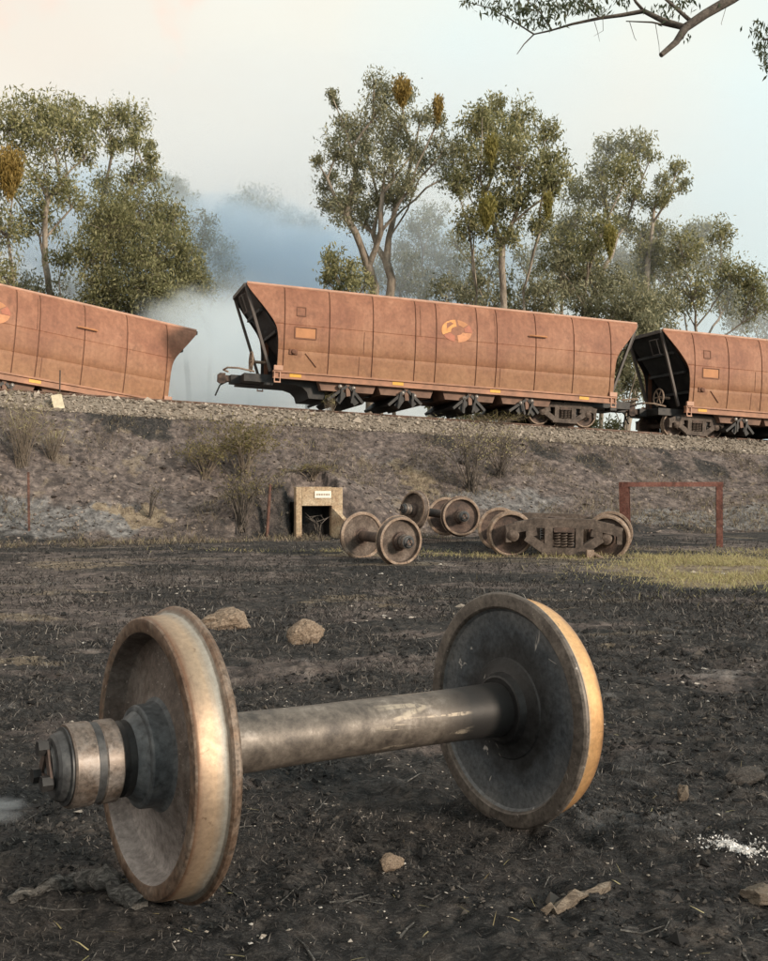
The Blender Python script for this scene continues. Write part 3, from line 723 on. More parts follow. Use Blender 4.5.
def cam_vec(v):
    x, y, z = v
    return Vector((x, y * SP + z * CP, -y * CP + z * SP))
hc = cam_vec((-0.0949, 0.8988, 3.5647)) + Vector((0, 0, CAM_H))
t_, q_ = 0.5921, 0.0298
hx = cam_vec((math.cos(t_) * math.cos(q_), math.sin(q_), math.sin(t_) * math.cos(q_)))
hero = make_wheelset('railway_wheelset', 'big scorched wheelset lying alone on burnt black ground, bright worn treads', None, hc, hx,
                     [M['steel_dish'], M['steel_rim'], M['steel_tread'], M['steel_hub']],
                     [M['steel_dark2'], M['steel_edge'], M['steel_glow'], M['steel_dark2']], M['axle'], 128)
GRP_W = 'torn-off wheelsets lying at the foot of the embankment'
rust3 = [M['rust_wheel'], M['rust_light'], M['rust_wheel'], M['rust_dark']]
dark3 = [M['rust_dark'], M['rust_light'], M['rust_dark'], M['rust_dark']]
ca_, cb_ = px(399.5, 541, 17.75), px(361, 535.5, 19.05)
make_wheelset('railway_wheelset', 'brown rusted wheelset with dished wheels in front of the concrete culvert', GRP_W, (ca_ + cb_) / 2, ca_ - cb_, rust3, rust3, M['rust_dark'], 64)
cc_ = px(414, 514, 22.6)
make_wheelset('railway_wheelset', 'leaning rusty wheelset half hidden behind the brown rusted wheelset', GRP_W, cc_ + Vector((0.58, 0.48, 0.0)), Vector((0.77, 0.62, -0.12)), rust3, rust3, M['rust_dark'], 64)
cd_ = px(461, 518, 22.4)
make_wheelset('railway_wheelset', 'dark sooty wheelset lying between the rusty wheelsets and the loose bogie', GRP_W, cd_ + Vector((-0.13, 0.74, 0.02)), Vector((0.17, -0.98, 0.02)), dark3, dark3, M['rust_dark'], 64)

# ------------------------------------------------------------------ bogies
WHEEL_S = {}
def bogie_wheel(side):
    if side not in WHEEL_S: WHEEL_S[side] = wheel_mesh('wheel', side, [M['rust_dark'], M['rust_light'], M['rust_light'], M['rust_dark']], 48)
    return WHEEL_S[side]
_side = {}
def side_frame_mesh():
    if 'm' in _side: return _side['m']
    b = MB(); z0 = 0.46
    Y = (0, 1, 0)
    # compression member, tension member, columns and pedestal jaws, each a little different in thickness
    b.bar((-0.64, 0, z0+0.25), (0.64, 0, z0+0.25), 0.19, 0.150, Y)
    for s_ in (-1, 1):
        b.bar((s_*0.60, 0, z0+0.235), (s_*1.02, 0, z0+0.15), 0.21, 0.144, Y)
        b.bar((s_*0.98, 0, z0+0.15), (s_*1.20, 0, z0+0.09), 0.19, 0.138, Y)
        b.bar((s_*1.15, 0, z0+0.13), (s_*1.15, 0, z0-0.14), 0.11, 0.132, Y)
        b.bar((s_*0.73, 0, z0+0.17), (s_*0.71, 0, z0-0.12), 0.14, 0.134, Y)
        b.bar((s_*0.78, 0, z0-0.02), (s_*0.36, 0, z0-0.29), 0.18, 0.140, Y)
        b.bar((s_*0.32, 0, z0+0.20), (s_*0.32, 0, z0-0.26), 0.16, 0.146, Y)
        b.bar((s_*0.64, 0, z0+0.20), (s_*0.60, 0, z0+0.00), 0.10, 0.130, Y)
    b.bar((-0.46, 0, z0-0.30), (0.46, 0, z0-0.30), 0.15, 0.152, Y)
    b.bar((-0.26, 0, z0+0.12), (0.26, 0, z0+0.12), 0.05, 0.120, Y)
    _side['m'] = b.mesh('side_frame', M['rust_mid'], 0)
    return _side['m']
def spring_mesh():
    if 's' in _side: return _side['s']
    b = MB(); pts = []
    for i in range(61):
        t = i / 60; a = t * 2 * math.pi * 5
        pts.append((0.055 * math.cos(a), 0.055 * math.sin(a), t * 0.27))
    b.tube(pts, 0.016, 5)
    _side['s'] = b.mesh('spring', M['rust_wheel'], 60); return _side['s']
def adapter_mesh():
    if 'a' in _side: return _side['a']
    b = MB(); b.lathe([(0.0, 0.10), (0.06, 0.10), (0.10, 0.075), (0.115, 0.06), (0.125, 0.05), (0.125, -0.09), (0.0, -0.09)], 20, 'y')
    _side['a'] = b.mesh('axle_box', M['rust_wheel'], 40); return _side['a']
def make_bogie(parent=None, wb=1.75, skew=(0, 0), drop=(0, 0), name='bogie'):
    """three-piece bogie: bolster is the root, x along the track, z = 0 at rail top"""
    b = MB()
    b.bar((0, -0.93, 0.50), (0, 0.93, 0.50), 0.34, 0.26, (0, 0, 1)); b.bar((0, -1.07, 0.585), (0, 1.07, 0.585), 0.40, 0.10, (0, 0, 1))
    b.bar((0, -0.8, 0.655), (0, 0.8, 0.655), 0.30, 0.06, (0, 0, 1))
    b.lathe([(0.0, 0.78), (0.17, 0.78), (0.18, 0.76), (0.18, 0.66), (0.0, 0.66)], 24, 'z')
    root = b.build(name, M['rust_dark'], parent, 30)
    for sy in (-1, 1):
        sf = link('side_frame', side_frame_mesh(), root); sf.location = (0, sy * 0.99, 0)
        for dx in (-0.13, 0.0, 0.13):
            sp = link('spring', spring_mesh(), root); sp.location = (dx, sy * (1.02 + 0.02 * (dx == 0)), 0.235)
    for i, sx in enumerate((-1, 1)):
        ex = link('axle', _ax(), root)
        ex.location = (sx * wb / 2, 0, RF - 0.03 + drop[i]); ex.rotation_euler = (0, 0, R(90 + skew[i]))
        for sy in (-1, 1):
            c, s_ = math.cos(R(90 + skew[i])), math.sin(R(90 + skew[i]))
            w = link('wheel', bogie_wheel(sy), root); w.rotation_euler = ex.rotation_euler
            w.location = (sx * wb / 2 + sy * 0.75 * c, sy * 0.75 * s_, RF - 0.03 + drop[i])
            a = link('axle_box', adapter_mesh(), root); a.rotation_euler = (0, 0, R(skew[i] + (180 if sy < 0 else 0)))
            a.location = (sx * wb / 2 + sy * 1.0 * c, sy * 1.0 * s_, RF - 0.03 + drop[i])
    return root
_axm = {}
def _ax():
    if 'a' not in _axm: _axm['a'] = axle_mesh('axle', M['rust_dark'], 20)
    return _axm['a']

bp = px(556, 553, 20.3)
bog = make_bogie(None, 2.14, (4, -14), (0.02, -0.01))
for ch_ in bog.children:
    if ch_.name.startswith('side_frame'): ch_.scale.x = 0.94
b_ = MB()
b_.tube([(0.55, -1.2, 0.14), (0.70, -1.32, 0.06), (0.86, -1.36, 0.01)], [0.045, 0.04, 0.03], 8)
b_.box((0.42, -1.26, 0.05), (0.56, -1.14, 0.22))
b_.build('brake_beam', M['rust_light'], bog)
bog.location = (bp.x, bp.y, gz(bp.x, bp.y - 0.8) - 0.04); bog.rotation_euler = (R(2), R(1.2), R(-2))
tag(bog, 'loose rusted bogie with wheels and coil springs standing beside the red frame', 'bogie')

# ------------------------------------------------------------------ hopper wagons
WL = 15.04
XS = 0.9375                                      # length trim of the whole wagon
SIDE_Z = [1.08, 1.30, 1.62, 1.735, 1.75, 1.765, 2.05, 2.30, 2.545, 2.56, 2.575, 2.85, 3.10, 3.35, 3.55, 3.68, 3.76, 3.80]
def side_y(z):
    y = float(np.interp(z, [1.08, 1.6, 2.1, 2.6, 3.1, 3.5, 3.7, 3.8], [1.375, 1.43, 1.455, 1.45, 1.40, 1.30, 1.22, 1.13]))
    if abs(z - 1.75) < 0.005 or abs(z - 2.56) < 0.005: y -= 0.011
    return y
BAYS = [1.555, 1.555, 1.555, 0.777, 1.555, 0.777, 1.555, 1.555, 1.555]
EDGE = 1.30
def end_x(z):
    """outer edge of the end panel: overhangs at the top, cut back below"""
    return float(np.interp(z, [1.08, 1.9, 2.2, 2.45, 2.65, 2.9, 3.2, 3.6, 3.74, 3.80], [1.12, 1.12, 1.10, 1.04, 0.93, 0.73, 0.46, 0.11, 0.03, 0.02]))
def panel_mesh(x0f, x1f, sgn, extra=()):
    zs = sorted(set(SIDE_Z) | set(extra))
    b = MB(); th = 0.035
    for z in zs:
        y = side_y(z)
        for yy_ in (y, y - th):
            b.v.append((x0f(z), sgn * yy_, z)); b.v.append((x1f(z), sgn * yy_, z))
    k = len(zs)
    for i in range(k - 1):
        a, c = i * 4, (i + 1) * 4
        b.f += [(a, a+1, c+1, c), (a+3, a+2, c+2, c+3), (a, c, c+2, a+2), (a+1, a+3, c+3, c+1)]
    b.f += [(0, 2, 3, 1), (4*k-4, 4*k-3, 4*k-1, 4*k-2)]
    b.m = [0, 1, 0, 0] * (k - 1) + [0, 0]
    return b.mesh('side_panel', [M['wagon'], M['slope']], 40)

def make_wagon():
    root = empty('hopper_wagon')
    g = 0.022
    for sgn in (-1, 1):
        x = EDGE
        ext = (2.40, 2.48, 2.62, 2.70, 2.78, 3.0, 3.2, 3.62, 3.72)
        link('side_panel', panel_mesh(lambda z: end_x(z), lambda z: EDGE - g, sgn, ext), root)
        link('side_panel', panel_mesh(lambda z: WL - EDGE + g, lambda z: WL - end_x(z), sgn, ext), root)
        seams = [EDGE]
        for w in BAYS:
            link('side_panel', panel_mesh(lambda z, x=x: x + g, lambda z, x=x, w=w: x + w - g, sgn), root)
            x += w; seams.append(x)
        for sx in seams:
            b = MB()
            for z0, z1 in zip(SIDE_Z[:-1], SIDE_Z[1:]):
                y0, y1 = side_y(z0) - 0.026, side_y(z1) - 0.026
                b.add([(sx-0.07, sgn*y0, z0), (sx+0.07, sgn*y0, z0), (sx+0.07, sgn*y1, z1), (sx-0.07, sgn*y1, z1),
                       (sx-0.07, sgn*(y0-0.06), z0), (sx+0.07, sgn*(y0-0.06), z0), (sx+0.07, sgn*(y1-0.06), z1), (sx-0.07, sgn*(y1-0.06), z1)],
                      [(0,1,2,3), (7,6,5,4), (0,3,7,4), (1,5,6,2)])
            b.build('rib', M['wagon_seam'], root, 40)
        # top chord, side sill, ledge
        b = MB(); b.tube([(0.04, sgn*1.125, 3.80), (WL-0.04, sgn*1.125, 3.80)], 0.055, 10); b.build('top_chord', M['wagon_chord'], root)
        b = MB(); b.box((1.0, sgn*1.30, 0.86), (WL-1.0, sgn*1.385, 1.075)); b.box((0.98, sgn*1.28, 1.03), (WL-0.98, sgn*1.44, 1.0825)); b.box((0.985, sgn*1.29, 0.84), (WL-0.985, sgn*1.43, 0.875))
        sill = b.build('side_sill', M['wagon_trim'], root, 0)
        for rx in (1.55, 5.2, 8.9, 12.5):
            b = MB(); b.box((rx, sgn*1.386, 0.91), (rx+0.40, sgn*1.396, 1.01)); b.build('reflector', M['yellow'], sill, 0)
        for ex, dr in ((1.0, 1), (WL-1.0, -1)):
            b = MB()
            b.box((min(ex, ex+dr*0.30), sgn*1.40, 1.09), (max(ex, ex+dr*0.30), sgn*1.47, 1.24)); b.box((min(ex+dr*.02, ex+dr*0.24), sgn*1.39, 0.70), (max(ex+dr*.02, ex+dr*0.24), sgn*1.46, 0.74))
            for q in (0.03, 0.22):
                b.bar((ex+dr*q, sgn*1.425, 0.72), (ex+dr*q, sgn*1.425, 1.10), 0.03, 0.03, (0, 1, 0))
            b.build('step', M['wagon_chord'], root, 0)
    # closed hopper behind the side sheets, with the slope sheets at both ends
    b = MB(); b.prism([(0.20, 3.70), (WL-0.20, 3.70), (WL-2.5, 1.10), (2.5, 1.10)], -1.10, 1.10)
    hop = b.build('hopper', M['wagon_seam'], root, 0)
    for sx in (0, 1):
        f = (lambda x: x) if sx == 0 else (lambda x: WL - x)
        b = MB(); b.prism([(f(0.05), 3.72), (f(0.12), 3.74), (f(2.42), 1.08), (f(2.30), 1.08)], -1.12, 1.12)
        sh = b.build('slope_sheet', M['slope'], root, 0)
        for t in (0.25, 0.5, 0.75):
            b = MB(); cx, cz = 0.05 + 2.25 * t, 3.72 - 2.64 * t
            b.box((-1.10, -0.06, -0.05), (1.10, 0.06, 0.05), 0, Matrix.Translation((f(cx - 0.06), 0, cz - 0.05)) @ Matrix.Rotation(R(90), 4, 'Z'))
            b.build('stiffener', M['slope'], sh, 0)
        for sy in (-1, 1):
            b = MB(); b.bar((f(0.0), sy*1.07, 3.76), (f(0.98), sy*0.95, 1.10), 0.085, 0.10, (0, 1, 0)); b.build('end_post', M['post'], root, 0)
        b = MB(); b.bar((f(-0.005), -1.10, 3.74), (f(-0.005), 1.10, 3.74), 0.09, 0.12, (0, 0, 1)); b.build('end_beam', M['post'], root, 0)
        b = MB(); b.tube([(f(0.03), -0.9, 3.5), (f(-0.08), -0.9, 3.46), (f(0.12), -0.9, 2.95), (f(0.22), -0.9, 2.95)], 0.022, 6)
        b.tube([(f(0.03), -0.45, 3.5), (f(-0.08), -0.45, 3.46), (f(0.12), -0.45, 2.95), (f(0.22), -0.45, 2.95)], 0.022, 6); b.tube([(f(-0.08), -0.9, 3.46), (f(-0.08), -0.45, 3.46)], 0.022, 6); b.tube([(f(0.12), -0.9, 2.95), (f(0.12), -0.45, 2.95)], 0.022, 6)
        b.build('grab_iron', M['post'], root)
        # underframe end, platform, coupler
        b = MB(); b.prism([(f(0.10), 0.74), (f(0.10), 0.99), (f(2.9), 0.99), (f(2.9), 0.32), (f(2.35), 0.32), (f(2.28), 0.52), (f(2.12), 0.66), (f(1.85), 0.73)], -0.95, 0.95)
        b.build('end_platform', M['black_steel'], root, 30)
        b = MB(); b.box((min(f(-0.22), f(0.8)), -0.2, 0.72), (max(f(-0.22), f(0.8)), 0.2, 1.0)); b.build('draft_sill', M['black_steel'], root, 0)
        b = MB()
        b.box((min(f(-0.42), f(-0.2)), -0.11, 0.78), (max(f(-0.42), f(-0.2)), 0.11, 0.98))
        b.prism([(f(-0.40), 0.72), (f(-0.40), 1.04), (f(-0.58), 1.04), (f(-0.66), 0.98), (f(-0.66), 0.76), (f(-0.58), 0.70)], -0.16, -0.02)
        b.prism([(f(-0.41), 0.735), (f(-0.41), 1.025), (f(-0.52), 1.02), (f(-0.55), 0.75)], -0.015, 0.17)
        cp = b.build('coupler', M['rust_dark'], root, 0)
        b = MB(); b.tube([(f(0.45), -0.9, 1.06), (f(-0.1), -0.92, 1.13), (f(-0.42), -0.7, 1.15), (f(-0.5), -0.3, 1.12), (f(-0.3), -0.05, 1.10)], 0.03, 6); b.build('uncoupling_lever', M['rust_light'], root)
        b = MB(); b.tube([(f(-0.2), 0.25, 0.86), (f(-0.5), 0.30, 0.70), (f(-0.62), 0.28, 0.42), (f(-0.66), 0.22, 0.34)], 0.028, 6); b.build('air_hose', M['black_steel'], root)
        b = MB(); b.box((min(f(0.75), f(1.05)), -1.1, 0.62), (max(f(0.75), f(1.05)), -0.7, 0.75)); b.build('brake_reservoir', M['black_steel'], root, 0, 0.03)
    # hand brake wheel at the end of the wagon
    b = MB(); pts = [(0.40, -0.50 + 0.31*math.cos(a), 1.42 + 0.31*math.sin(a)) for a in np.linspace(0, 2*math.pi, 25)]
    b.tube(pts, 0.032, 6, False)
    hw = b.build('hand_wheel', M['rust_light'], root)
    for k in range(6):
        a = k * math.pi / 3
        b = MB(); b.tube([(0.40, -0.50, 1.42), (0.40, -0.50 + 0.31*math.cos(a), 1.42 + 0.31*math.sin(a))], 0.022, 5); b.build('spoke', M['rust_light'], hw)
    b = MB(); b.tube([(0.37, -0.50, 1.42), (0.9, -0.50, 1.42)], 0.05, 8); b.build('hand_wheel_shaft', M['rust_light'], hw)
    # discharge chutes with their doors
    for cx in (3.62, 5.75, 8.15, 10.40):
        b = MB(); b.prism([(cx-1.06, 0.95), (cx+1.06, 0.95), (cx+0.92, 0.58), (cx-0.92, 0.58)], -1.25, 1.25)
        ch = b.build('discharge_chute', M['wagon_under'], root, 0)
        rc = random.Random(int(cx * 10))
        for d, ln in ((-1, 0.62), (1, 0.52)):
            zb = rc.uniform(0.24, 0.34)
            b = MB(); b.bar((cx+d*0.04, 0, 0.76), (cx+d*(ln+rc.uniform(-.06, .1)), 0, zb), 0.09, 2.72, (0, 1, 0)); b.build('door', M['black_steel'], ch, 0)
            b = MB(); b.bar((cx+d*0.10, 0, 0.55), (cx+d*0.34, 0, zb - 0.04), 0.20, 2.58, (0, 1, 0)); b.build('door', M['black_steel'], ch, 0)
            b = MB(); b.lathe([(0.0, -1.40), (0.04, -1.40), (0.07, -1.38), (0.07, -1.33), (0.0, -1.33)], 14, 'y', origin=(cx+d*rc.uniform(0.15, 0.3), 0, rc.uniform(0.6, 0.74))); b.build('door_crank', M['silver'], ch)
            b = MB(); b.bar((cx+d*0.22, -1.385, 0.70), (cx+d*rc.uniform(0.0, 0.3), -1.385, rc.uniform(0.12, 0.3)), 0.07, 0.03, (0, 1, 0)); b.build('door_lever', M['black_steel'], ch, 0)
        b = MB(); b.bar((cx-0.02, 0, 0.84), (cx+0.03, 0, 0.44), 0.14, 2.66, (0, 1, 0)); b.build('door_cylinder', M['wagon_under'], ch, 0)
    b = MB(); b.box((2.8, -0.2, 0.60), (WL-2.8, 0.2, 0.985)); b.build('centre_sill', M['black_steel'], root, 0)
    # framed number panels, stencil patch and tool socket near the end
    def on_side(poly, dz, name, mat, par=root, off=0.006, sgn=-1, hole=None):
        b_ = MB(); n = len(poly)
        vs = [(x, sgn*(side_y_s(z)+off), z) for x, z in poly]; vs2 = [(x, sgn*(side_y_s(z)-0.004), z) for x, z in poly]
        b_.add(vs + vs2, [tuple(range(n))] + [(i, (i+1) % n, (i+1) % n+n, i+n) for i in range(n)])
        return b_.build(name, mat, par, 0)
    def side_y_s(z): return float(np.interp(z, [1.08, 1.6, 2.1, 2.6, 3.1, 3.5, 3.7, 3.8], [1.375, 1.43, 1.455, 1.45, 1.40, 1.30, 1.22, 1.13]))
    for (x0, x1, z0, z1) in ((1.72, 2.02, 2.86, 3.14), (1.66, 2.40, 2.14, 2.50)):
        b = MB()
        for p, q in (((x0, z0), (x1, z0)), ((x0, z1), (x1, z1)), ((x0, z0), (x0, z1)), ((x1, z0), (x1, z1))):
            yy_ = lambda z: -(side_y_s(z) + 0.008)
            b.bar((p[0], yy_(p[1]), p[1]), (q[0], yy_(q[1]), q[1]), 0.03, 0.02, (0, 1, 0))
        b.build('number_frame', M['wagon_seam'], root, 0)
    on_side([(1.69, 2.17), (2.37, 2.17), (2.37, 2.47), (1.69, 2.47)], 0, 'number_plate', M['patch'])
    b = MB(); b.box((1.50, -1.475, 1.62), (1.78, -1.44, 1.78)); b.lathe([(0.0, -1.53), (0.06, -1.53), (0.08, -1.50), (0.08, -1.44), (0.0, -1.44)], 14, 'y', origin=(1.64, 0, 1.70)); b.build('lamp_bracket', M['wagon_seam'], root, 30)
    b = MB(); b.tube([(2.05, -1.452, 1.68), (2.45, -1.42, 1.28)], 0.016, 5); b.build('stay_rod', M['wagon_seam'], root)
    for hx_ in (10.35,):
        b = MB(); b.tube([(hx_, -1.475, 2.94), (hx_+0.08, -1.51, 2.94), (hx_+0.62, -1.51, 2.94), (hx_+0.7, -1.475, 2.94)], 0.03, 6); b.build('hand_rail', M['patch'], root)
    # thin upright weld strips on the sheets
    for wx in (4.1, 6.15, 9.0, 9.25, 3.95):
        z0, z1 = ((2.6, 3.6) if wx in (6.15, 9.0) else (1.12, 1.72) if wx in (3.95, 9.25) else (1.80, 2.52))
        b = MB()
        zz = np.linspace(z0, z1, 6)
        for a, c in zip(zz[:-1], zz[1:]):
            b.bar((wx, -(side_y_s(a)+0.003), a), (wx, -(side_y_s(c)+0.003), c), 0.022, 0.012, (0, 1, 0))
        b.build('weld_strip', M['wagon_seam'], root, 0)
    # emblem: bent bands chasing each other round an oval
    def band(a0, a1, r0, r1, tip, mat, name='emblem_band', cx=7.52, cz=2.86):
        poly = []
        for a in np.linspace(a0, a1, 10): poly.append((cx + r1*1.25*math.cos(R(a)), cz + r1*0.82*math.sin(R(a))))
        for a in np.linspace(a1 + tip, a0 + tip*0.2, 10): poly.append((cx + r0*1.25*math.cos(R(a)), cz + r0*0.82*math.sin(R(a))))
        return on_side(poly, 0, name, mat, off=0.008)
    em = band(95, 205, 0.18, 0.47, -12, M['emblem_a'], 'emblem')
    for a0, a1, r0, r1, mt in ((207, 262, 0.20, 0.45, 'emblem_c'), (275, 355, 0.17, 0.46, 'emblem_b'), (-3, 38, 0.24, 0.47, 'emblem_c'), (42, 88, 0.25, 0.46, 'patch')):
        o = band(a0, a1, r0, r1, -10, M[mt]); o.parent = em
    return root

def set_wagon(root, origin, yaw, pitch, roll, off=(0, 0, 0)):
    root.rotation_mode = 'XYZ'
    rot = Matrix.Rotation(yaw, 4, 'Z') @ Matrix.Rotation(pitch, 4, 'Y') @ Matrix.Rotation(roll, 4, 'X')
    root.matrix_world = Matrix.Translation(origin) @ rot @ Matrix.Diagonal((XS, 1, 1, 1)) @ Matrix.Translation(off)

proto = make_wagon()
gp = math.atan(-GRADE)
cl = 1.435 / 2
# wagon standing across the picture, its one end without a bogie
set_wagon(proto, track_pt(-1.985, cl), TA, gp, R(0.0))
bg = make_bogie(proto); bg.scale.x = 1 / XS; bg.location = (12.17, 0, 0); bg.rotation_euler = (0, 0, R(-2))
tag(proto, 'orange-brown hopper wagon with emblem, one end hanging without its bogie', 'wagon', 'derailed hopper wagons on the embankment')
# coupled neighbour, showing its black end
w2 = empty('hopper_wagon')
def copy_parts(src, dst, skip=('bogie',)):
    for ch in list(src.children):
        if ch.name.split('.')[0] in skip: continue
        c = ch.copy(); COL.objects.link(c); c.parent = dst
        for g_ in ch.children:
            d = g_.copy(); COL.objects.link(d); d.parent = c
copy_parts(proto, w2)
set_wagon(w2, track_pt(13.1, cl, -0.1), TA, gp, R(0.5))
bg = make_bogie(w2); bg.scale.x = 1 / XS; bg.location = (1.75, 0, -0.02); bg.rotation_euler = (0, 0, R(2))
bg = make_bogie(w2); bg.scale.x = 1 / XS; bg.location = (12.17, 0, 0)
tag(w2, 'hopper wagon showing its black sloping end, posts and hand wheel', 'wagon', 'derailed hopper wagons on the embankment')
# wagon tipped down behind the track
w3 = empty('hopper_wagon')
copy_parts(proto, w3, ('bogie', 'coupler', 'air_hose', 'uncoupling_lever', 'hand_wheel', 'end_post', 'grab_iron'))
T0, T1 = px(0, 285, 30.0), px(197, 331, 34.3)
d3 = (T1 - T0); yaw3 = math.atan2(d3.y, d3.x); pit3 = -math.asin(d3.z / d3.length)
set_wagon(w3, T1, yaw3, pit3, R(-3.0), (-WL, 1.13, -3.80))
tag(w3, 'hopper wagon tipped nose down behind the rails with no wheels', 'wagon', 'derailed hopper wagons on the embankment')

# ------------------------------------------------------------------ rails
for v_, lab in ((0.0, 'rusty steel rail along the ballast edge above the burnt slope'), (1.435, 'second rusty steel rail behind the first, under the wagons')):
    prof = [(-.07, -.165), (.07, -.165), (.07, -.150), (.012, -.135), (.010, -.05), (.036, -.035), (.036, -.004), (.028, 0), (-.028, 0), (-.036, -.004), (-.036, -.035), (-.010, -.05), (-.012, -.135), (-.07, -.150)]
    b = MB(); n = len(prof)
    for s_ in (-45, 60):
        p = track_pt(s_, v_)
        for a, z in prof: b.v.append(tuple(p + TV * a + Vector((0, 0, z))))
    b.f = [(i, (i+1) % n, (i+1) % n + n, i+n) for i in range(n)] + [tuple(range(n)), tuple(range(2*n-1, n-1, -1))]
    b.m = [0] * len(b.f)
    o = b.build('rail', M['rail'], None, 30)
    tag(o, lab, 'rail', 'rails of the track')

# ------------------------------------------------------------------ small structures at the foot of the slope
def ground_at(x, y, Z0, step=0.1):
    """walk along the ray of photo pixel (x, y) until it meets the ground"""
    Z = Z0
    while Z < 40:
        p = px(x, y, Z)
        if p.z <= gz(p.x, p.y): break
        Z += step
    return p
# red frame
fr = empty('steel_frame'); fa, fb = px(626, 545, 21.8), px(719.5, 545, 21.8)
fz = min(gz(fa.x, fa.y), gz(fb.x, fb.y))
fr.location = (fa.x, fa.y, fz)
W_ = fb.x - fa.x; H_ = px(626, 482, 21.8).z - fz
def ibeam(b, p, q, w, t, up):
    b.bar(p, q, w, 0.014, up)
    n_ = Vector(up); 
    off = n_.normalized() * t / 2
    b.bar(Vector(p) + off, Vector(q) + off, w * 1.02, 0.018, up); b.bar(Vector(p) - off, Vector(q) - off, w * 1.02, 0.018, up)
    a = (Vector(q) - Vector(p)).normalized().cross(n_).normalized()
    b.bar(p, q, t, 0.016, a)
b = MB(); ibeam(b, (0, 0, -0.3), (-0.03, 0.02, H_), 0.20, 0.16, (0.5, 1, 0)); b.build('post', M['red_rust'], fr, 0)
b = MB(); ibeam(b, (W_, 0, -0.3), (W_, 0, H_), 0.13, 0.16, (0.25, 1, 0)); b.build('post', M['red_rust'], fr, 0)
b = MB(); ibeam(b, (-0.10, 0.02, H_ - 0.055), (W_ + 0.065, 0, H_ - 0.05), 0.10, 0.13, (0, 1, 0)); b.build('crossbeam', M['red_rust'], fr, 0)
tag(fr, 'red oxide steel frame of two posts and a crossbeam', 'steel frame')

# culvert headwall: face bent round the opening, tunnel behind, plaque on the lintel
cu = empty('culvert'); cpos = px(296, 538, 24.3); s_ = 24.3 / FPX
cu.location = (cpos.x, cpos.y, cpos.z); cu.rotation_euler = (0, 0, R(18))
cw, chh = 46 * s_, 51 * s_
ox0, ox1, oz = 6 * s_, 37 * s_, 32 * s_
b = MB(); b.box((0, 0, -0.3), (ox0, 0.24, chh)); b.build('jamb', M['concrete'], cu, 0, 0.012)
b = MB(); b.box((ox1, 0.004, -0.3), (cw + 0.06, 0.24, chh - 0.01)); b.build('jamb', M['concrete'], cu, 0, 0.012)
b = MB(); b.box((ox0, -0.004, oz), (ox1, 0.24, chh + 0.006)); lt = b.build('lintel', M['concrete'], cu, 0, 0.012)
b = MB(); b.box((19 * s_, -0.03, oz + 8 * s_), (36 * s_, -0.006, oz + 15 * s_)); pl = b.build('plaque', M['white'], cu, 0)
b = MB()
for k in range(9): b.box(((20.4 + 1.6 * k) * s_, -0.0315, oz + 10.4 * s_), ((21.4 + 1.6 * k) * s_, -0.0295, oz + 12.4 * s_))
b.build('lettering', M['rust_light'], pl, 0)
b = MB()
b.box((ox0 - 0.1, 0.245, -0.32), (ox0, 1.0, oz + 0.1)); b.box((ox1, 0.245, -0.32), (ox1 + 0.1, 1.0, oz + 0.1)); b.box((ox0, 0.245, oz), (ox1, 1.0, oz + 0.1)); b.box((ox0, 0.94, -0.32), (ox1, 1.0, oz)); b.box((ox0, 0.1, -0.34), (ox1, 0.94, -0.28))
b.build('tunnel', M['black_steel'], cu, 0)  # lining coloured black: the shade inside the opening is painted in
b = MB(); vs = [(ox1 + 0.01, 0.0, -0.3), (ox1 + 0.01, 0.0, oz - 0.05), (ox1 + 0.55, -0.75, -0.02), (ox1 + 0.55, -0.75, -0.3)]
vs2 = [(x + 0.13, y + 0.08, z) for x, y, z in vs]
b.add(vs + vs2, [(0, 1, 2, 3), (7, 6, 5, 4), (0, 4, 5, 1), (1, 5, 6, 2), (2, 6, 7, 3), (3, 7, 4, 0)]); b.build('wing_wall', M['concrete'], cu, 0)
tag(cu, 'small concrete culvert with a dark opening and white plaque', 'culvert')

def picket(base, top, label, w=0.045):
    b = MB(); p = Vector(base) - Vector((0, 0, 0.3)); q = Vector(top)
    d = (q - p).normalized()
    for k in range(3):
        a = R(120 * k + 20)
        o_ = Vector((math.cos(a), math.sin(a), 0)) * w / 2
        b.bar(p + o_, q + o_, 0.006, w, Vector((math.cos(a), math.sin(a), 0)))
    o = b.build('fence_post', M['post_rust'], None, 0)
    tag(o, label, 'fence post', 'rusty fence posts')
g0 = ground_at(266, 538, 18)
picket(g0, px(270, 484, g0.y), 'leaning rusty steel fence post beside the concrete culvert')
g0 = ground_at(29, 532, 16)
picket(g0, px(28, 472, g0.y), 'thin upright rusty fence post below the tipped wagon', 0.035)
# kilometre marker on the ballast edge
km = empty('track_marker'); kp = px(58, 408, 28.0); kz = gz(kp.x, kp.y)
km.location = (kp.x, kp.y, kz)
b = MB(); b.tube([(0.03, 0.02, -0.3), (0.05, 0.02, px(60, 370, kp.y).z - kz)], 0.022, 6); b.build('stake', M['rust_dark'], km)
zc = px(58, 402, kp.y).z - kz
b = MB(); b.box((-0.15, -0.03, -0.21), (0.15, 0.03, 0.21), 0, Matrix.Translation((0.0, -0.03, zc)) @ Matrix.Rotation(R(-14), 4, 'Y') @ Matrix.Rotation(R(25), 4, 'Z')); b.build('plate', M['cream'], km, 0, 0.01)
tag(km, 'cream marker plate tilted on a thin stake beside the rails', 'marker')

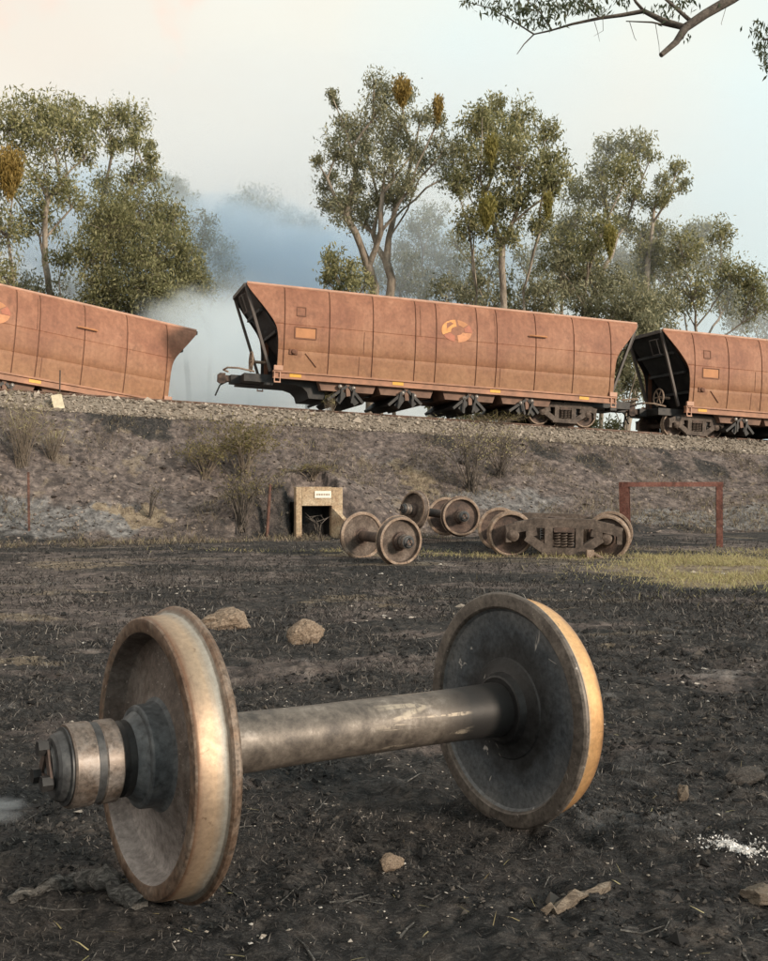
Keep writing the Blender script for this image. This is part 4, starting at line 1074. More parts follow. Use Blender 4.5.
# ------------------------------------------------------------------ loose stones and burnt wood
def rock(name, label, pos, size, seed, mat='sandstone', rotz=0.0, flat=0.55, cat='rock', sub=4):
    bm = bmesh.new(); bmesh.ops.create_icosphere(bm, subdivisions=sub, radius=1.0)
    rr = random.Random(seed)
    pl_ = [(Vector((rr.gauss(0, 1), rr.gauss(0, 1), rr.gauss(0, 1))).normalized(), rr.uniform(0.66, 0.95)) for _ in range(13)]
    for v in bm.verts:
        n_ = v.co.normalized(); r_ = 1.0
        for d, k in pl_:
            c = n_.dot(d)
            if c > 0.05: r_ = min(r_, k / c)
        w = float(fbm(np.array([n_.x*2.6+seed]), np.array([n_.y*2.6+n_.z*2.9]), seed, 5, 0.62)[0])
        w2 = float(fbm(np.array([n_.x*11+seed]), np.array([n_.y*9+n_.z*12]), seed+3, 3, 0.6)[0])
        v.co = n_ * r_ * (0.70 + 0.52 * w + 0.12 * w2)
    me = bpy.data.meshes.new(name); bm.to_mesh(me); bm.free(); me.materials.append(M[mat])
    me.polygons.foreach_set('use_smooth', [True] * len(me.polygons)); me.set_sharp_from_angle(angle=R(28))
    o = link(name, me); o.scale = size; o.rotation_euler = (rr.uniform(-.2, .2), rr.uniform(-.2, .2), rotz)
    o.location = (pos.x, pos.y, gz(pos.x, pos.y) + size[2] * flat)
    return tag(o, label, cat)
rock('rock', 'wide flat sandstone rock behind the big scorched wheelset', ground_at(224, 627, 5), (0.30, 0.22, 0.17), 6, rotz=0.2, flat=0.18)
rock('rock', 'rounded single boulder near the axle of the big wheelset', ground_at(306, 640, 5), (0.175, 0.15, 0.135), 19, rotz=0.6, flat=0.36)
rock('rock', 'squarish yellow stone below the axle of the big wheelset', ground_at(391, 878, 2), (0.05, 0.033, 0.035), 12, rotz=0.5, flat=0.3)
rock('rock', 'small grey stone standing upright past the tread with the warm glint', ground_at(683, 803, 2.5), (0.026, 0.02, 0.05), 31, 'wood_dry', 0.3, 0.6)
rock('rock', 'flat brown stone far from the white ash, at the ground edge', ground_at(764, 908, 2), (0.075, 0.05, 0.035), 41, 'wood_dry', 0.2, 0.25)
rock('rock', 'charcoal grey lump of rock beyond the white ash patch', ground_at(742, 785, 3), (0.10, 0.07, 0.05), 44, 'soot_rock', 0.2, 0.3)

def stick(name, label, pts, rad, mat, cat, seed, n=14):
    rr = random.Random(seed); b = MB()
    P = [Vector(p) for p in pts]
    dense, rads = [], []
    for i in range(len(P) - 1):
        for k in range(5):
            t = k / 5
            dense.append(P[i].lerp(P[i+1], t) + Vector((rr.gauss(0, 1), rr.gauss(0, 1), rr.gauss(0, 1))) * 0.005)
            rads.append((rad[i] * (1-t) + rad[i+1] * t) * rr.uniform(0.82, 1.15))
    dense.append(P[-1]); rads.append(rad[-1])
    b.tube(dense, rads, n)
    for i, v in enumerate(b.v):
        b.v[i] = tuple(Vector(v) + Vector((rr.gauss(0, 1), rr.gauss(0, 1), rr.gauss(0, 1))) * 0.0045)
    o = b.build(name, M[mat], None, 18)
    return tag(o, label, cat)
def on_g(x, y, dz=0.0, Z0=1.8):
    p = ground_at(x, y, Z0, 0.02); return p + Vector((0, 0, dz))
stick('burnt_branch', 'charred grey branch jammed against the foot of the dished wheel',
      [on_g(8, 903, 0.01), on_g(45, 893, 0.015), on_g(78, 887, 0.03), on_g(108, 892, 0.035), on_g(140, 912, 0.02)], [0.012, 0.018, 0.028, 0.036, 0.03], 'wood_burnt', 'branch', 3)
stick('wood_chip', 'dry brown splinter of wood lying on the black ground', [on_g(543, 918, 0.008), on_g(572, 906, 0.024), on_g(610, 893, 0.026)], [0.007, 0.024, 0.013], 'wood_dry', 'wood', 8, 6)
# ash heap: crumbled white flakes
ap = on_g(735, 850)
bm_v, bm_f = [], []
r_ = np.abs(RNG.normal(0, 0.5, 1300)) * 0.10; a = RNG.uniform(0, 6.28, 1300)
x, y = ap.x + r_ * np.cos(a) * 1.25, ap.y + r_ * np.sin(a) * 1.5
z = ground_z(x, y) + 0.003 + np.maximum(0, 0.018 - r_ * 0.16) * RNG.uniform(0.2, 1, 1300)
for p_ in np.stack([x, y, z], -1):
    q = RNG.normal(0, 1, (4, 3)) * 0.0034 + p_
    i = len(bm_v); bm_v += list(q); bm_f += [(i, i+1, i+2), (i, i+2, i+3), (i, i+3, i+1), (i+1, i+3, i+2)]
gN = 40
u_, w_ = np.meshgrid(np.linspace(-1, 1, gN + 1), np.linspace(-1, 1, gN + 1))
u_, w_ = u_.ravel(), w_.ravel(); xx_, yy_ = ap.x + u_ * 0.10, ap.y + w_ * 0.15
nn = fbm(xx_*38, yy_*24, 7, 4, 0.6)
zz_ = ground_z(xx_, yy_) - 0.006 + 0.026 * np.maximum(0.0, 1 - u_*u_ - w_*w_) * nn * 1.6 - 0.012 * (u_*u_ + w_*w_)
bm_v += list(np.stack([xx_, yy_, zz_], -1))
o_ = len(bm_v) - (gN + 1) ** 2
for iy in range(gN):
    for ix in range(gN):
        a_ = o_ + iy * (gN + 1) + ix
        bm_f += [(a_, a_ + 1, a_ + gN + 2), (a_, a_ + gN + 2, a_ + gN + 1)]
o = link('ash_heap', np_mesh('ash_heap', np.array(bm_v), np.array(bm_f), M['ash']))
tag(o, 'small heap of bright white ash on the black ground', 'ash', None, 'stuff')

# ------------------------------------------------------------------ scattered small stuff
def blades(pos, length, width, lean, seed, curl=0.3, flat_bias=0.0):
    """one tapering blade (2 tris + tip) per position"""
    rg = np.random.default_rng(seed); n = len(pos)
    az = rg.uniform(0, 2*np.pi, n); L = length * rg.uniform(0.5, 1.3, n); wd = width * rg.uniform(0.6, 1.4, n)
    ln = np.clip(rg.normal(lean[0], lean[1], n), 0.02, 1.5)
    d = np.stack([np.cos(az)*np.sin(ln), np.sin(az)*np.sin(ln), np.cos(ln)], -1)
    ln2 = np.clip(ln + curl * rg.uniform(0.2, 1.5, n), 0, 1.65)
    d2 = np.stack([np.cos(az)*np.sin(ln2), np.sin(az)*np.sin(ln2), np.cos(ln2)], -1)
    ra = rg.uniform(0, 2*np.pi, n); sd = np.stack([np.cos(ra), np.sin(ra), np.zeros(n)], -1) * wd[:, None] / 2
    m_ = pos + d * (L*0.55)[:, None]; t = m_ + d2 * (L*0.45)[:, None]
    V = np.stack([pos - sd, pos + sd, m_ + sd*0.8, m_ - sd*0.8, t], 1).reshape(-1, 3)
    base = np.arange(n)[:, None] * 5
    F3 = np.concatenate([base + np.array([[0, 1, 2]]), base + np.array([[0, 2, 3]]), base + np.array([[3, 2, 4]])], 0)
    return V, F3
def stones(pos, size, seed, flat=0.7):
    """jittered octahedra"""
    rg = np.random.default_rng(seed); n = len(pos)
    o8 = np.array([[1,0,0],[-1,0,0],[0,1,0],[0,-1,0],[0,0,1],[0,0,-1]], float)
    P = o8[None] * rg.uniform(0.55, 1.25, (n, 6, 1)) + rg.normal(0, 0.22, (n, 6, 3))
    a = rg.uniform(0, 6.28, n); c, s__ = np.cos(a)[:, None], np.sin(a)[:, None]
    X, Y = P[..., 0]*c - P[..., 1]*s__, P[..., 0]*s__ + P[..., 1]*c
    P = np.stack([X, Y, P[..., 2]*flat], -1) * (size * rg.lognormal(0, 0.45, n))[:, None, None] + pos[:, None]
    f8 = np.array([[0,2,4],[2,1,4],[1,3,4],[3,0,4],[2,0,5],[1,2,5],[3,1,5],[0,3,5]])
    F3 = (np.arange(n)[:, None, None]*6 + f8[None]).reshape(-1, 3)
    return P.reshape(-1, 3), F3
def scatter_view(n, y0, y1, spread, seed):
    rg = np.random.default_rng(seed)
    y = y0 * np.exp(rg.uniform(0, 1, n) * math.log(y1 / y0)); x = rg.uniform(-1, 1, n) * (spread * y + 0.3)
    return x, y
def put(x, y, dz=0.0):
    return np.stack([x, y, ground_z(x, y) + dz], -1)

def grassy_at(x, y):
    return np.exp(-(((x - 6.6) / 2.9) ** 2 + ((y - 16.2) / 3.4) ** 2)) * 1.25 * (0.3 + 1.3 * fbm(x*1.1, y*1.1, 47, 4)) > 0.42
x, y = scatter_view(270000, 1.9, 24, 0.46, 1)
keep = fbm(x*1.3, y*1.3, 91, 3) + np.random.default_rng(2).uniform(-.25, .25, len(x)) > 0.47
keep &= ~grassy_at(x, y)
x, y = x[keep], y[keep]
V, F3 = blades(put(x, y, -0.004), 0.038 * np.clip(y / 5, 0.75, 2.4), 0.0032 * np.clip(y / 4, 0.75, 3.3), (1.05, 0.4), 3, 0.4)
tag(link('charred_stubble', np_mesh('charred_stubble', V, F3, M['stubble'])), 'charred black grass stubble matting the ground', 'stubble', None, 'stuff')
x, y = scatter_view(36000, 1.9, 25, 0.46, 5)
keep = (fbm(x*1.7, y*1.7, 95, 3) > 0.48) & ~grassy_at(x, y)
x, y = x[keep], y[keep]
V, F3 = stones(put(x, y, 0.001), 0.009 * np.clip(y / 4, 0.7, 1.7), 6, 0.7)
tag(link('charcoal_crumbs', np_mesh('charcoal_crumbs', V, F3, M['crumb'])), 'crumbs of charcoal and burnt soil on the ground', 'charcoal', None, 'stuff')
x, y = scatter_view(1700, 2.0, 22, 0.46, 8)
keep = fbm(x*0.8, y*0.8, 61, 3) > 0.53
x, y = x[keep], y[keep]
V, F3 = stones(put(x, y, 0.004), 0.0062 * np.clip(y / 4, 0.8, 3.2), 9, 0.4)
tag(link('ash_flakes', np_mesh('ash_flakes', V, F3, M['flake'])), 'pale ash flakes and chips scattered over the black ground', 'ash', None, 'stuff')
x, y = scatter_view(450, 2.0, 16, 0.46, 18)
keep = fbm(x*1.1, y*1.1, 63, 3) > 0.52
x, y = x[keep], y[keep]
V, F3 = blades(put(x, y, 0.004), 0.055, 0.0045, (1.35, 0.15), 19, 0.2)
tag(link('straw_litter', np_mesh('straw_litter', V, F3, M['grass'])), 'scattered straw stalks lying unburnt on the black ground', 'straw', None, 'stuff')

rr = random.Random(99); b = MB()
for k in range(120):
    y0 = 2.0 * math.exp(rr.random() * math.log(7)); x0 = rr.uniform(-0.48, 0.48) * y0
    a = rr.gauss(0.2, 0.9); L0 = rr.uniform(0.05, 0.22); pts = []
    for t in (0, 0.5, 1):
        xx, yy_ = x0 + math.cos(a) * L0 * t, y0 + math.sin(a) * L0 * t + rr.gauss(0, 0.008)
        pts.append((xx, yy_, t))
    zz = ground_z(np.array([p[0] for p in pts]), np.array([p[1] for p in pts])) + 0.006
    r0 = rr.uniform(0.0016, 0.0042)
    b.tube([(p[0], p[1], z) for p, z in zip(pts, zz)], [r0, r0 * 0.8, r0 * 0.4], 5)
tag(b.build('charred_twigs', M['wood_burnt'], None, 60), 'thin charred twigs scattered over the black ground', 'twigs', None, 'stuff')
x, y = scatter_view(3000, 1.9, 9, 0.46, 118)
keep = fbm(x*0.9, y*0.9, 163, 4) > 0.55
x, y = x[keep], y[keep]
V, F3 = stones(put(x, y, 0.003), 0.0045 * np.clip(y / 4, 0.8, 2), 119, 0.5)
tag(link('ash_specks', np_mesh('ash_specks', V, F3, M['flake'])), 'grey ash specks in patches on the black ground', 'ash', None, 'stuff')

def slope_points(n, s0, s1, v0, v1, seed):
    rg = np.random.default_rng(seed); s_ = rg.uniform(s0, s1, n); v_ = rg.uniform(v0, v1, n)
    return TP.x + s_*TU.x + v_*TV.x, TP.y + s_*TU.y + v_*TV.y, s_, v_
x, y, s_, v_ = slope_points(9000, -15, 26, -7.8, -1.5, 21)
V, F3 = stones(put(x, y, 0.0), np.full(len(x), 0.03), 22, 0.7)
tag(link('slope_rubble', np_mesh('slope_rubble', V, F3, M['rubble'])), 'grey brown stony rubble covering the embankment slope', 'rubble', None, 'stuff')
x, y, s_, v_ = slope_points(13000, -15, 26, -1.75, -0.12, 23)
V, F3 = stones(put(x, y, 0.01), np.full(len(x), 0.036), 24, 0.8)
tag(link('ballast_gravel', np_mesh('ballast_gravel', V, F3, M['ballast'])), 'pale crushed stone ballast along the rails', 'gravel', None, 'stuff')
# dry grass: unburnt patch by the frame, strips and tufts
rg = np.random.default_rng(33)
px_, py_ = [], []
for cx, cy, rx, ry, n in ((6.5, 16.4, 2.0, 2.6, 34000), (4.4, 19.3, 2.4, 0.5, 2600), (2.2, 19.4, 1.3, 0.25, 900), (-0.6, 20.4, 3.0, 0.3, 900), (8.3, 20.5, 1.5, 0.8, 1200)):
    px_.append(rg.normal(cx, rx*0.62, n)); py_.append(rg.normal(cy, ry*0.62, n))
x, y = np.concatenate(px_), np.concatenate(py_)
keep = fbm(x*1.1, y*1.1, 47, 4) + rg.uniform(-.12, .12, len(x)) > 0.45
x, y = x[keep], y[keep]
V, F3 = blades(put(x, y, -0.01), 0.12, 0.010, (0.85, 0.35), 34, 0.5)
tag(link('dry_grass', np_mesh('dry_grass', V, F3, M['grass'])), 'unburnt straw coloured grass in front of the red frame', 'grass', None, 'stuff')
x, y, s_, v_ = slope_points(85000, -14, 24, -8.4, -1.6, 35)
keep = fbm(x*0.8, y*0.8, 67, 3) + rg.uniform(-.08, .08, len(x)) > 0.50
x, y = x[keep], y[keep]
V, F3 = blades(put(x, y, -0.02), 0.20, 0.011, (0.75, 0.35), 36, 0.5)
tag(link('slope_grass', np_mesh('slope_grass', V, F3, M['scorched'])), 'sparse dry grass on the embankment slope', 'grass', None, 'stuff')

# ------------------------------------------------------------------ shrubs on the slope
def leaf_quads(C, D, L, W, rg):
    """rhombic leaves: centres C, directions D"""
    n = len(C)
    r_ = rg.normal(0, 1, (n, 3)); S = np.cross(D, r_); S /= np.linalg.norm(S, axis=1, keepdims=True) + 1e-9
    L = (L * rg.uniform(0.6, 1.35, n))[:, None]; W = (W * rg.uniform(0.6, 1.35, n))[:, None]
    V = np.stack([C - D*L/2, C + S*W/2 - D*L*0.08, C + D*L/2, C - S*W/2 - D*L*0.08], 1).reshape(-1, 3)
    return V, np.arange(n*4).reshape(n, 4)
def shrub(label, base, h, wd, stems, leaves, seed, leafmat='leaf_shrub', leaf=(0.09, 0.025), name='shrub', bare=False, grassy=False):
    rr = random.Random(seed); rg = np.random.default_rng(seed)
    root = empty(name, base); b = MB(); tips = []
    for k in range(stems):
        a = rr.uniform(0, 6.28); l_ = rr.uniform(0.1, 1.0) ** 0.7
        q = Vector((math.cos(a) * wd * l_ / 2, math.sin(a) * wd * l_ / 2, h * rr.uniform(0.55, 1.0)))
        m_ = q * 0.5 + Vector((rr.gauss(0, .06), rr.gauss(0, .06), 0.1 * h))
        r0 = 0.017 if not grassy else 0.007
        b.tube([Vector((rr.gauss(0, .04)*wd, rr.gauss(0, .04)*wd, -0.1)), m_, q], [r0, r0*0.7, r0*0.3], 4, False)
        tips += [(m_.lerp(q, t)) for t in (0.2, 0.6, 1.0)]
        for j in range(0 if grassy else 3):
            p0 = m_.lerp(q, rr.uniform(0, .8)); p1 = p0 + Vector((rr.gauss(0, .22)*wd, rr.gauss(0, .22)*wd, rr.uniform(0.05, .3)*h))
            b.tube([p0, p1], [r0*0.5, r0*0.2], 4, False); tips += [p1, p0.lerp(p1, .6)]
    b.build('stems', M['wood_dry' if not bare else 'bark_dark'], root)
    if leaves:
        T = np.array([tuple(t) for t in tips]); C = T[rg.integers(0, len(T), leaves)] + rg.normal(0, 0.09, (leaves, 3)) * np.array([wd, wd, h*0.6])
        C[:, 2] = np.maximum(C[:, 2], 0.03)
        D = rg.normal(0, 1, (leaves, 3)); D[:, 2] += 0.6 if grassy else -0.2; D /= np.linalg.norm(D, axis=1, keepdims=True)
        V, F4 = leaf_quads(C, D, leaf[0], leaf[1], rg)
        link('foliage', np_mesh('foliage', V, F4, M[leafmat]), root)
    tag(root, label, name.replace('_', ' '))
    return root
def on_slope(x, y): 
    p = ground_at(x, y, 16, 0.08); p.z = gz(p.x, p.y); return p
GP = 24.0
shrub('wide yellow-green shrub growing above the culvert', on_slope(245, 478), 1.5, 2.0, 34, 2200, 1, leaf=(0.10, 0.03))
shrub('thin twiggy shrub behind the leaning fence post', on_slope(240, 530), 1.5, 1.5, 26, 420, 2, bare=True)
shrub('low olive shrub beside the tan bare soil patch', on_slope(205, 478), 0.95, 1.6, 22, 1100, 3)
shrub('blackened bare sapling at the edge of the ashy bank', on_slope(150, 520), 0.9, 0.9, 7, 30, 4, bare=True)
shrub('pale wispy shrub above the dark sooty wheelset', on_slope(470, 492), 2.0, 1.9, 34, 420, 5, 'grass', bare=True)
shrub('spindly grey shrub behind the loose bogie', on_slope(500, 478), 1.4, 1.8, 24, 260, 6, 'grass', bare=True)
shrub('tall dry grass clump on the bank below the marker plate', on_slope(22, 466), 1.9, 1.7, 90, 260, 7, 'grass', (0.28, 0.012), 'grass_clump', grassy=True)
shrub('short dry grass clump beside the thin upright fence post', on_slope(52, 462), 1.1, 1.3, 60, 140, 8, 'grass', (0.22, 0.012), 'grass_clump', grassy=True)
shrub('green tuft on top of the culvert lintel', on_slope(312, 484), 0.35, 1.1, 22, 320, 9, 'leaf_shrub', (0.12, 0.02))
shrub('dry grass tuft growing up to the rail under the wagon chutes', track_pt(0.9, -0.5, -0.2), 0.75, 0.7, 40, 90, 10, 'grass', (0.2, 0.012), 'grass_clump', grassy=True)
shrub('low green grass clump beside the rail near the wagon bogie', track_pt(6.6, -0.6, -0.22), 0.45, 2.4, 70, 260, 11, 'leaf_shrub', (0.2, 0.014), 'grass_clump', grassy=True)
shrub('bent dead twigs in front of the culvert opening', px(320, 536, 23.5), 0.6, 0.8, 4, 0, 12, bare=True)

# ------------------------------------------------------------------ trees
def make_tree(label, Z, bx, clumps, seed, leafmat='leaf_gum', bark='bark', dens=1.0, leaf=(0.24, 0.075), trunk_r=None, base_y=None, name='gum_tree', extra_bases=(), depth=1.0, mistletoe=(), twig=True):
    """clumps: (photo x, photo y, radius in photo px) traced crown masses; the skeleton is grown to reach them"""
    rr = random.Random(seed); rg = np.random.default_rng(seed)
    k = Z / FPX
    b0 = px(bx, 400, Z); bz = gz(b0.x, b0.y) - 0.2
    base = Vector((b0.x, Z, bz))
    cl_ = []
    xs = [c[0] for c in clumps]; spread = (max(xs) - min(xs)) * k * 0.5 + 1.0
    for cx, cy, cr in clumps:
        p = px(cx, cy, Z); f = Z + rr.uniform(-1, 1) * spread * 0.75 * depth
        p = px(cx, cy, f)
        cl_.append((p, cr * k * 1.22))
    top = max(p.z for p, _ in cl_); H = top - bz
    # skeleton nodes: position, parent
    nodes = [base]; par = [-1]
    low = min(p.z for p, _ in cl_)
    fork = base.lerp(Vector((sum(p.x for p, _ in cl_) / len(cl_), Z, low)), 0.62); fork.z = bz + max(0.28 * H, (low - bz) * 0.7)
    for t in (0.3, 0.65, 1.0):
        nodes.append(base.lerp(fork, t) + Vector((rr.gauss(0, .1), rr.gauss(0, .1), 0))); par.append(len(nodes) - 2)
    for ebx in extra_bases:
        e0 = px(ebx, 400, Z + 0.6); e0.z = bz
        nodes.append(e0); par.append(-1)
        e1 = e0 + Vector((rr.uniform(-.4, .4), 0, H * 0.3)); nodes.append(e1); par.append(len(nodes) - 2)
        e2 = e1 + Vector((rr.uniform(-.6, .6), 0, H * 0.18)); nodes.append(e2); par.append(len(nodes) - 2)
    plen = [0.0] * len(nodes)
    for j in range(len(nodes)):
        if par[j] != -1: plen[j] = plen[par[j]] + (nodes[j] - nodes[par[j]]).length
    order = sorted(range(len(cl_)), key=lambda i: (cl_[i][0] - fork).length)
    leaf_nodes = []
    for i in order:
        p, r_ = cl_[i]
        tgt = p - Vector((0, 0, r_ * 0.55))
        best, bd = 3, 1e9
        for j, q in enumerate(nodes):
            if par[j] == -1 or j == 1: continue
            d = (tgt - q).length + 0.72 * plen[j]
            dd = (tgt - q).length
            if q.z > tgt.z - 0.45 * dd: d += (q.z - tgt.z + 0.45 * dd) * 2.0
            if d < bd: best, bd = j, d
        q = nodes[best]; dv = tgt - q; nseg = max(2, int(dv.length / 0.8)); prev = best
        for s_ in range(1, nseg + 1):
            t = s_ / nseg
            m_ = q + dv * t + Vector((0, 0, 0.05 * dv.length * math.sin(t * math.pi))) * (1 if dv.z > 0 else -0.4)
            m_ += Vector((rr.gauss(0, .07), rr.gauss(0, .07), rr.gauss(0, .05))) * min(1.2, dv.length * 0.25) * (s_ < nseg)
            nodes.append(m_); par.append(prev); plen.append(plen[prev] + (m_ - nodes[prev]).length); prev = len(nodes) - 1
        leaf_nodes.append((prev, i))
    cnt = [0.0] * len(nodes)
    for nd, i in leaf_nodes:
        w = cl_[i][1] ** 1.3 + 0.2
        while nd != -1: cnt[nd] += w; nd = par[nd]
    tot = max(cnt)
    tr = trunk_r or 0.0078 * H + 0.03
    rad = [max(0.02, tr * (c / tot) ** 0.6) for c in cnt]
    rad[0] *= 1.35
    b = MB()
    kids = {}
    for j, p_ in enumerate(par): kids.setdefault(p_, []).append(j)
    def chain(j):
        pts, rs = [], []
        if par[j] != -1: pts.append(nodes[par[j]]); rs.append(min(rad[par[j]], rad[j] * 1.3))
        cur = j
        while True:
            pts.append(nodes[cur]); rs.append(rad[cur])
            ks = kids.get(cur, [])
            if not ks: break
            ks = sorted(ks, key=lambda q: -cnt[q])
            for q in ks[1:]: chain(q)
            cur = ks[0]
        if len(pts) > 1: b.tube([p - base for p in pts], rs, 7 if rs[0] > 0.08 else 5, False)
    for j in kids[-1]: chain(j)
    # leaves: clusters on a domed shell inside each clump
    Cs, Ds = [], []
    for (p, r_), ci in zip(cl_, range(len(cl_))):
        ncl = max(8, int(22 * (r_ / 0.7) ** 1.6 * dens))
        u = rg.normal(0, 1, (ncl, 3)); u[:, 2] *= 0.9; u /= np.linalg.norm(u, axis=1, keepdims=True)
        rad_ = rg.uniform(0.15, 1.0, ncl) ** 0.6 * rg.choice([1.0, 1.0, 1.0, 1.35], ncl)
        cc = np.array(tuple(p))[None] + u * (r_ * rad_)[:, None] * np.array([1.05, 1.05, 1.05])
        if twig:
            nd = cl_[ci][0] - Vector((0, 0, r_ * 0.55))
            for q in cc[:: 2]:
                q = Vector(q); m_ = nd.lerp(q, 0.55) + Vector((0, 0, 0.06 * r_))
                b.tube([nd - base, m_ - base, q - base], [0.02, 0.014, 0.008], 4, False)
        nl = int(34 * dens ** 0.5) + 4
        for q in cc:
            sg = (r_ * 0.13 + 0.09) * rg.uniform(0.7, 1.3)
            c = q[None] + rg.normal(0, 1, (nl, 3)) * sg * np.array([1.0, 1.0, 1.15])
            d = rg.normal(0, 1, (nl, 3)) * 0.7; d[:, 2] -= 0.75
            Cs.append(c); Ds.append(d)
    root = empty(name, base)
    b.build('trunk', M[bark], root, 60)
    C = np.concatenate(Cs) - np.array(tuple(base)); D = np.concatenate(Ds); D /= np.linalg.norm(D, axis=1, keepdims=True)
    V, F4 = leaf_quads(C, D, leaf[0], leaf[1], rg)
    link('crown', np_mesh('crown', V, F4, M[leafmat]), root)
    for mi, (mx, my, rx, ry, mm) in enumerate(mistletoe):
        p = px(mx, my, Z - spread * 0.95) - base; n_ = int(1000 * (rx * ry) / 150) + 150
        c = rg.normal(0, 1, (n_, 3)); c *= (rg.uniform(0, 1, n_) ** 0.5 / np.linalg.norm(c, axis=1))[:, None] * (0.75 + 0.35 * vnoise(c[:, 0]*2 + seed + mi, c[:, 2]*2, 5))[:, None]; zz = c[:, 2].copy()
        c[:, 0] *= rx * k * (0.85 + 0.5 * zz); c[:, 1] *= rx * k * (0.85 + 0.5 * zz); c[:, 2] *= ry * k * 1.05
        d = rg.normal(0, 0.4, (n_, 3)); d[:, 2] -= 1; d /= np.linalg.norm(d, axis=1, keepdims=True)
        V, F4 = leaf_quads(c + np.array(tuple(p)), d, 0.22, 0.06, rg)
        o = link('mistletoe', np_mesh('mistletoe', V, F4, M[mm]), root)
        o['label'] = 'drooping golden mistletoe clump' if mm == 'leaf_gold' else 'yellow-green mistletoe clump'
    tag(root, label, 'tree', 'trees behind the train')
    return root

make_tree('tall open gum with a golden mistletoe ball, above the tipped wagon', 47, 28,
          [(8,120,18),(38,112,15),(62,112,18),(22,142,20),(54,138,20),(80,124,17),(14,176,18),(48,186,19),(84,150,13),(40,226,17),(8,226,17),(62,258,12),(4,268,12),(72,200,12),(-25,130,22),(-30,190,22),(-28,240,20)],
          11, 'leaf_gum', dens=0.8, mistletoe=[(9, 172, 17, 26, 'leaf_gold')], extra_bases=(62,))
make_tree('slim gum with umbrella tufts rising over the dense wattle', 50, 98,
          [(108,118,13),(132,124,15),(112,146,11),(136,142,9),(150,158,5),(156,174,8),(132,178,11),(104,186,12),(150,148,4),(92,120,8),(118,205,12),(96,230,12)], 12, 'leaf_gum', dens=0.85)
make_tree('broad dense wattle tree beside the smoke', 45, 140,
          [(108,220,22),(143,214,24),(170,224,16),(124,248,25),(160,252,24),(184,258,13),(150,282,22),(112,280,20),(182,286,16),(92,252,15),(134,302,20),(168,306,18),(100,308,16),(198,284,10)], 13, 'leaf_wattle', 'bark', 1.45, (0.2, 0.06), name='wattle_tree')
make_tree('thin hazy sapling standing in the smoke beside the wattle', 57, 212,
          [(204,228,11),(216,246,13),(200,266,13),(226,262,12),(196,246,9),(212,284,14),(232,286,12),(198,300,12)], 14, 'leaf_grey', dens=0.6)
make_tree('far pale gum fading into the smoke', 84, 262,
          [(236,203,9),(254,198,11),(274,208,9),(250,214,8),(292,214,7),(182,194,10),(166,184,10),(310,222,7),(224,222,9),(268,226,9)], 15, 'leaf_grey', dens=0.6, leaf=(0.32, 0.1))
make_tree('tallest gum, open crown with golden mistletoe hanging at its top', 48, 370,
          [(374,78,6),(384,94,10),(402,98,10),(374,110,12),(346,124,12),(364,138,14),(390,138,14),(420,116,9),(436,120,8),(336,148,11),(356,162,12),(384,168,13),(328,182,9),(442,146,10),(424,160,10),(446,170,12),(346,206,15),(330,202,11),(366,214,12),(396,194,12),(410,182,10),(332,94,3),(336,102,3),(318,160,5),(400,120,9),(412,150,9),(352,186,10),(380,200,10)],
          16, 'leaf_grey', 'bark', 1.15, (0.2, 0.065), trunk_r=0.24, mistletoe=[(402, 92, 11, 15, 'leaf_gold'), (438, 108, 6, 14, 'leaf_gold')], extra_bases=(376,))
make_tree('small bushy gum at the foot of the tallest gum', 46, 340, [(334,262,11),(350,276,12),(326,276,9),(362,284,9),(344,292,10)], 17, 'leaf_gum', dens=0.9)
make_tree('hazy young gum between the tallest gum and the wide gum', 62, 430, [(420,228,14),(440,248,15),(404,256,13),(452,272,14),(426,276,14),(398,284,12),(462,290,12),(436,214,9)], 18, 'leaf_grey', dens=0.8)
make_tree('wide dense gum with several stems and yellow-green mistletoe', 47, 500,
          [(494,110,11),(518,118,13),(476,124,12),(544,134,11),(500,138,17),(464,150,12),(480,168,16),(520,158,17),(550,160,12),(458,184,11),(490,204,16),(520,194,15),(546,188,12),(470,226,13),(502,238,13),(540,224,11),(482,112,6),(556,178,9)],
          19, 'leaf_gum', 'bark', 1.05, extra_bases=(478, 522), mistletoe=[(491, 150, 8, 16, 'leaf_olive'), (487, 212, 11, 18, 'leaf_olive'), (548, 205, 6, 14, 'leaf_olive')])
make_tree('leaning gum whose crown spreads over the middle wagon', 51, 545,
          [(610,148,10),(634,146,12),(650,156,6),(600,168,12),(624,174,14),(580,190,12),(606,198,14),(634,194,9),(574,220,13),(600,228,14),(562,244,13),(624,222,9),(588,252,12)],
          20, 'leaf_gum', 'bark', 1.0, extra_bases=(566,), mistletoe=[(610, 240, 8, 16, 'leaf_olive')])
make_tree('spindly gum with small separate tufts against the sky', 53, 622,
          [(676,168,7),(660,184,8),(682,184,5),(654,204,8),(668,196,7),(640,236,12),(660,230,8),(648,252,11)], 21, 'leaf_gum', 'bark', 0.9)
make_tree('bushy round gum behind the coupled wagon', 55, 692,
          [(700,234,13),(720,236,10),(684,248,14),(706,260,15),(732,272,13),(754,282,12),(668,268,16),(650,262,14),(640,282,16),(692,288,18),(726,298,16),(756,304,14)], 22, 'leaf_gum', 'bark', 1.0)
make_tree('low dense gum thicket behind the middle wagon end', 49, 600,
          [(588,270,14),(612,288,17),(568,282,13),(640,302,18),(662,304,15),(614,314,16),(586,300,14),(636,326,16),(548,290,12),(560,262,10)], 23, 'leaf_grey', 'bark', 1.1)
make_tree('grey shrubby tree seen through the gap between the coupled wagons', 46, 622,
          [(616,360,15),(600,345,14),(640,348,14),(624,382,14),(606,392,12),(642,385,12),(655,330,14)], 24, 'leaf_grey', 'bark', 1.2)
